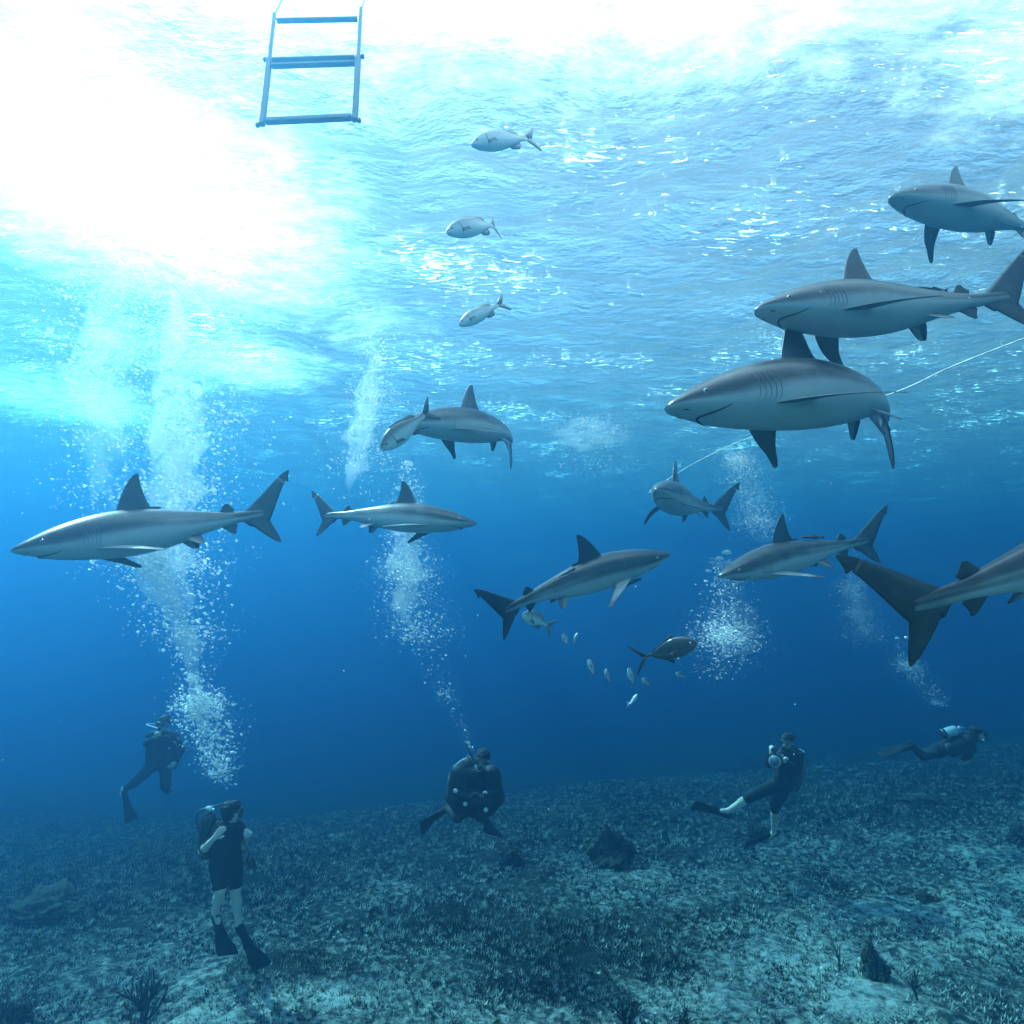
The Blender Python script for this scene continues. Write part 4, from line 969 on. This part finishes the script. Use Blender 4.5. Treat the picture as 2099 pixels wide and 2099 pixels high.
# ------------------------------------------------------------------ ladder, rope
def build_ladder():
    bl, br, tl_, tr_ = at(537, 256, 4.7), at(727, 247, 4.7), at(561, 40, 5.15), at(739, 36, 5.15)
    # a straight plane through the four corners
    xd = unit(br - bl); yd = unit((tl_ + tr_) / 2 - (bl + br) / 2); yd = unit(yd - xd * yd.dot(xd) * 0); nd = unit(np.cross(xd, yd))
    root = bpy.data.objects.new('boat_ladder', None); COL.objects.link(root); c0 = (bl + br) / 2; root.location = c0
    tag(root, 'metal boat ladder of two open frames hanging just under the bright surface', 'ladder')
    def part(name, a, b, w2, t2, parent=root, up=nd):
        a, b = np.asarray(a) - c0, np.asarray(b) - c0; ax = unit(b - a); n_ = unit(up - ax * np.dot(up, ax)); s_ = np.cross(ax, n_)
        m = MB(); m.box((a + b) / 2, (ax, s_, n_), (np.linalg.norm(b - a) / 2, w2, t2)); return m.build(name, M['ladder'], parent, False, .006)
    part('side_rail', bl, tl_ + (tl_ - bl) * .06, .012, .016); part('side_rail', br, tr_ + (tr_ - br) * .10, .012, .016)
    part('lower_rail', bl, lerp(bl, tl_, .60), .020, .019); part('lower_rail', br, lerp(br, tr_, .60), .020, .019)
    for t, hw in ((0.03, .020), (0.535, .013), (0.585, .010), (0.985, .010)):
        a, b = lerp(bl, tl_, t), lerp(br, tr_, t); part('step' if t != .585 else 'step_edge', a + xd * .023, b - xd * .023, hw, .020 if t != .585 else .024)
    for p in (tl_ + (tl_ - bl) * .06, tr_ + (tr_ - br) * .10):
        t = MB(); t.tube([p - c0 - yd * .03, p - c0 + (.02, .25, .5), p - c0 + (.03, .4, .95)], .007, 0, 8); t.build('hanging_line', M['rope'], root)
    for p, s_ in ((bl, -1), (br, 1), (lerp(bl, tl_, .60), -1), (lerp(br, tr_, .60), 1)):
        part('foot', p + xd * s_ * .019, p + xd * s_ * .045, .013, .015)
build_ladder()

rp = MB(); pts = catmull([at(1330, 1010, 9.6), at(1402, 962, 8.8), at(1500, 912, 8.0), at(1640, 862, 7.2), at(1830, 806, 6.4), at(1950, 752, 5.9), at(2099, 694, 5.4), at(2250, 640, 5.0)], 80)
rp.tube(pts, 0.0065, 0, 8)
tag(rp.build('rope', M['rope']), 'thin white rope slanting up to the right behind the sharks', 'rope')

# ------------------------------------------------------------------ bubbles
def plume(label, path, counts, mist, seed=0):
    """path: (px, py, depth, spread in m, share) from the diver up to the surface"""
    rg = np.random.default_rng(seed)
    P3 = np.array([at(a[0], a[1], a[2]) for a in path]); S = np.array([a[3] for a in path]); D = np.array([a[4] for a in path], float)
    seg = np.linalg.norm(np.diff(P3, axis=0), axis=1); cum = np.concatenate([[0], np.cumsum(seg)])
    u = np.linspace(0, cum[-1], 400); dens = np.interp(u, cum, D); dens /= dens.sum()
    obs = []
    for base, cnt, (r0, r1), tight in counts:
        n = cnt; t = rg.choice(u, n, p=dens) + rg.random(n) * cum[-1] / 400
        # bubbles come in breaths: bunch them along the way
        t = np.clip(t + 0.10 * np.sin(t * 7 + seed), 0, cum[-1])
        c = np.stack([np.interp(t, cum, P3[:, i]) for i in range(3)], -1); s = np.interp(t, cum, S)[:, None] * tight
        pos = c + rg.normal(0, 1, (n, 3)) * s * np.array([1, 1, 0.3])
        pos[:, 2] = np.minimum(pos[:, 2], SURF_Z - 0.05)
        r = r0 + (r1 - r0) * rg.random(n) ** 3
        sc3 = np.stack([r * rg.uniform(1.0, 1.5, n), r * rg.uniform(1.0, 1.5, n), r * rg.uniform(.5, .9, n)], -1)
        obs.append(copies(base[0], base[1], pos, sc3, rg.uniform(0, 6.28, n), rg.normal(0, .4, n)))
    V, F, o = [], [], 0
    for v, f in obs: V.append(v); F.append(f + o); o += len(v)
    ob = mesh_obj('bubble_plume', np.concatenate(V), np.concatenate(F), M['bubble'])
    tag(ob, label, 'bubbles', 'plumes of exhaled bubbles', 'stuff')
    if mist:
        lo, hi, wide = mist; mb = MB(); nq = 16; k = 34
        for wv in range(5):
            l0, h0 = (lo, hi) if wv == 0 else sorted((lo + (hi - lo) * rg.uniform(0, .75), hi - (hi - lo) * rg.uniform(0, .45)))
            if h0 - l0 < .12: h0 = min(l0 + .2, hi)
            wd = wide * (.95 if wv == 0 else rg.uniform(.35, .8)); ox, oy, ph = rg.normal(0, .45), rg.normal(0, .45), rg.uniform(0, 6)
            us = np.linspace(l0, h0, k) * cum[-1]; rings = []
            for i, uu in enumerate(us):
                c = np.array([np.interp(uu, cum, P3[:, q]) for q in range(3)]); s = float(np.interp(uu, cum, S))
                e = math.sin(math.pi * (i + .3) / (k - .4)) ** .9 * (1 + .25 * math.sin(i * .8 + ph) + .15 * math.sin(i * 1.9 + ph))
                c = c + s * np.array([ox + .2 * math.sin(i * .6 + ph), oy, 0])
                rings.append([c + s * wd * e * (1 + .22 * math.sin(3 * q + i * .7 + ph) + .15 * math.sin(5 * q - i * 1.1)) * np.array([math.cos(q), math.sin(q), .0]) for q in np.linspace(0, 2 * math.pi, nq, endpoint=False)])
                for r_ in rings[-1]: r_[2] = min(r_[2], SURF_Z - .25)
            mb.grid(rings)
        t = mb.build('micro_bubbles', M['mist' if seed in (1, 3, 4) else 'thin_mist'], ob); t['kind'] = 'stuff'
def cfg(n1, n0, big=.022, small=.008): return [(ICO1, n1, (.008, big), 1.0), (ICO0, n0, (.003, small), 1.25)]
plume('dense white bubble plume rising from the standing diver', [(468, 1625, 8.4, .05, .8), (446, 1565, 8.4, .10, 1.6), (430, 1510, 8.35, .15, 7), (412, 1440, 8.3, .15, 7), (402, 1395, 8.3, .08, 2), (395, 1330, 8.3, .16, 2.2),
      (365, 1240, 8.3, .25, 3.6), (345, 1160, 8.3, .30, 6.5), (365, 1010, 8.3, .33, 5), (385, 860, 8.3, .36, 5), (380, 700, 8.2, .42, 5), (370, 560, 8.2, .5, 5)], cfg(4500, 12000, .024, .009), (.02, .97, .9), 1)
plume('wide bright bubble plume high on the far left', [(215, 1180, 9.0, .25, .4), (212, 1050, 9.0, .28, 1.6), (205, 900, 9.0, .30, 4), (205, 760, 8.8, .33, 5), (215, 640, 8.6, .4, 5), (220, 520, 8.4, .5, 5)], cfg(1200, 4000), (.2, .97, 1.0), 2)
plume('slanting bubble plume rising from the diver in the middle', [(966, 1540, 9.5, .02, .12), (945, 1480, 9.5, .05, .35), (915, 1420, 9.5, .07, .35), (890, 1360, 9.5, .12, .4), (865, 1310, 9.5, .20, 1.3), (845, 1250, 9.5, .23, 4), (835, 1160, 9.5, .20, 5.5), (832, 1090, 9.5, .16, 5),
      (834, 1000, 9.5, .09, 3), (834, 960, 9.5, .07, 1)], cfg(1500, 7000, .018, .007), (.42, .93, .85), 3)
plume('broad white bubble column behind the diving silver fish', [(735, 1050, 9.6, .28, .6), (740, 960, 9.6, .24, 2.6), (755, 870, 9.6, .20, 5), (768, 780, 9.6, .17, 5), (775, 720, 9.5, .14, 3), (768, 690, 9.5, .2, 2)], cfg(700, 4000, .016, .007), (.1, 1, .9), 4)
plume('faint spread of bubbles under the surface, mid picture', [(1210, 960, 11, .3, .6), (1212, 890, 11, .32, 1.6), (1210, 845, 11, .25, 1.6)], cfg(300, 3800, .012, .006), (.3, 1, 1.3), 5)
plume('sparkling bubble cluster under the snout of the descending shark', [(1470, 1390, 7.6, .16, .25), (1485, 1330, 7.6, .18, 1.5), (1488, 1290, 7.6, .16, 2.4), (1490, 1240, 7.6, .14, 1.4), (1495, 1190, 7.6, .10, 1), (1490, 1150, 7.6, .09, .5)], cfg(900, 3800, .011, .005), (.1, .8, 1.0), 6)
plume('thin bubble stream trailing upward behind the white rope', [(1575, 1120, 9, .10, .5), (1550, 1050, 9, .15, 1.3), (1530, 980, 9, .14, 2.2), (1512, 940, 9, .09, 1.8), (1508, 905, 9, .06, .8)], cfg(300, 5200, .008, .005), (.15, 1, .9), 7)
plume('dim bubble haze left of the cut-off shark\'s tail fin', [(1790, 1330, 11, .25, .4), (1772, 1280, 11, .2, 1.4), (1760, 1240, 11, .15, 1.6), (1745, 1190, 11, .12, .7), (1750, 1130, 11, .1, .3)], cfg(60, 2600, .010, .005), (.1, .9, 1), 8)
plume('curving bubble trail above the diver swimming at far right', [(1928, 1450, 12, .05, .3), (1910, 1415, 12, .12, 1), (1875, 1385, 12, .13, 1.3), (1850, 1350, 12, .10, 1.4), (1852, 1318, 12, .10, .5)], cfg(160, 2200, .012, .006), None, 9)

def cap_bubble(label, px, py, dp, r):
    """a wobbling mushroom-cap bubble: domed above, hollow below"""
    mb = MB(); prof = [(0.02, 1.0), (.45, .92), (.8, .62), (1.0, .22), (1.02, -.02), (.9, -.16), (.62, -.05), (.3, .12), (.02, .2)]
    prof = sorted(prof, key=lambda q: 0)
    rings = [[(r * a * math.cos(q), r * a * math.sin(q), r * b * .75 + r * .08 * a * math.sin(q * 3 + px)) for q in np.linspace(0, 2 * math.pi, 20, endpoint=False)] for a, b in prof]
    mb.grid(rings[::-1])
    o = mb.build('air_bubble', M['bubble']); o.location = at(px, py, dp)
    tag(o, label, 'bubble', 'large cap shaped bubbles')
for lab, *a in [('largest cap shaped bubble, above the snout of the descending shark', 1490, 1134, 7.5, .055), ('cap bubble touching the largest one on its lower left', 1475, 1146, 7.5, .042),
                ('cap bubble alone to the left of the descending shark\'s snout', 1452, 1171, 7.5, .035), ('small cap bubble, left of the two lowest near the descending shark', 1447, 1192, 7.5, .026),
                ('small cap bubble, right of the two lowest near the descending shark', 1461, 1199, 7.5, .026), ('small cap bubble, left one above the curving trail', 1839, 1309, 11.8, .038), ('small cap bubble, right one above the curving trail', 1859, 1308, 11.8, .044),
                ('large white bubble crowning the lower part of the dense plume', 396, 1394, 8.2, .085), ('round bubble crowning the slanting plume near the dorsal fin', 837, 952, 9.4, .075)]:
    cap_bubble(lab, *a)

# ------------------------------------------------------------------ seabed growth
def sea_rod(label, px, py, height, spread, n, seed, thick=.012, cat='soft coral'):
    rg = random.Random(seed); mb = MB(); b = on_bed(px, py)
    def branch(p, d, L, r, lev):
        pts = [p]; q = p
        for i in range(6):
            d = unit(d + np.array([rg.gauss(0, .10), rg.gauss(0, .10), .10])); q = q + d * L / 6; pts.append(q)
        mb.tube(pts, [r * (1 - .08 * i) for i in range(7)], 0, 7)
        if lev:
            for k in range(rg.choice((2, 3))):
                i = rg.choice((1, 2, 3, 4)); branch(pts[i], unit(d + np.array([rg.gauss(0, .8), rg.gauss(0, .8), .3])), L * rg.uniform(.55, .8), r * .75, lev - 1)
    for k in range(n): branch(np.array([rg.gauss(0, .02), rg.gauss(0, .02), -.03]), unit((rg.gauss(0, spread), rg.gauss(0, spread), 1)), height * rg.uniform(.7, 1), thick, 2)
    o = mb.build('sea_rod', M['coral']); o.location = b; tag(o, label, cat, 'dark soft corals on the seabed')
sea_rod('bushy dark soft coral at the bottom edge, centre of the seabed', 1280, 2090, .42, .35, 5, 1)
sea_rod('dark soft coral leaning at the bottom left of the seabed', 290, 2085, .55, .3, 3, 2, .022)
sea_rod('thin branching coral nearest to the bottom right corner', 1885, 2065, .34, .15, 1, 3, .012)
sea_rod('short dark coral at the bottom edge left of the bright sand', 1405, 2110, .25, .3, 3, 4)
sea_rod('small curved coral standing on pale rubble, lower right', 1720, 1985, .30, .25, 2, 5, .010)

def reef_rock(label, px, py, size, seed, bushy=0):
    rg = np.random.default_rng(seed); v, f = ico(4)
    n_ = sum(rg.uniform(.05, .16) * np.sin(v @ rg.normal(0, 3.2, 3) + rg.uniform(0, 6.28)) for _ in range(9))
    V = v * (1 + n_)[:, None] * np.asarray(size) * (1 + .10 * np.sin(v @ rg.normal(0, 14, 3)) + .07 * np.sin(v @ rg.normal(0, 22, 3)))[:, None] + rg.normal(0, .018, v.shape)
    V[:, :2] *= (1.2 - .28 * (v[:, 2:] + 1)) * (1 + .15 * np.sin(v[:, 2:] * 5 + seed)); V[:, 0] += .18 * size[0] * (1 - v[:, 2]) ; V[:, 2] += size[2] * .35
    o = mesh_obj('coral_head', V, f, M['rock']); o.location = on_bed(px, py); tag(o, label, 'coral head', 'dark coral heads on the seabed')
    if bushy:
        bv = np.array([(-.06, 0, 0), (.06, 0, 0), (.0, .02, 1.0), (0, -.05, 0)]); bf = np.array([(0, 1, 2), (1, 3, 2), (3, 0, 2)])
        i = rg.choice(len(V), bushy); h = rg.uniform(.03, .11, bushy)
        W, F = copies(bv, bf, V[i], np.stack([h, h, h], -1), rg.uniform(0, 6.28, bushy), rg.normal(0, .5, bushy))
        q = mesh_obj('algae_tuft', W, F, M['coral'], o, smooth=False); q['kind'] = 'stuff'
reef_rock('dark mound like coral head in the middle distance, right of the folded diver', 1252, 1735, (.36, .34, .34), 1, 900)
reef_rock('small dark sponge like lump standing on the pale right foreground', 1785, 2000, (.13, .13, .26), 2, 200)
reef_rock('low dark lump beyond the legs of the camera diver', 1545, 1690, (.22, .2, .2), 3, 100)
reef_rock('low dark lump right behind the folded diver', 1045, 1730, (.25, .25, .2), 4, 100)
reef_rock('hazy dark coral mound near the left edge', 95, 1835, (.5, .5, .22), 5, 1200)
reef_rock('dark lump low at the bottom left corner', 14, 2070, (.20, .16, .13), 6, 150)
reef_rock('small dark rock on pale rubble right of the sponge lump', 1895, 1835, (.10, .10, .07), 7, 60)
reef_rock('dark lump in the dim distance under the swimming diver', 1905, 1640, (.5, .4, .12), 8, 700)
reef_rock('dark lump half seen at the right edge of the seabed', 2092, 1738, (.22, .2, .2), 10, 100)

# specks drifting in the water
n = 260; Yd = RNG.uniform(2.5, 9, n)
sp = np.array([at(px, py, d) for px, py, d in zip(RNG.uniform(0, 2099, n), RNG.uniform(200, 1900, n), Yd)]); r = RNG.uniform(.0012, .0035, n)
V, F = copies(ICO0[0], ICO0[1], sp, np.stack([r, r, r], -1), RNG.uniform(0, 6, n))
tag(mesh_obj('drifting_specks', V, F, M['bubble']), 'tiny pale specks drifting in the open water', 'specks', kind='stuff')
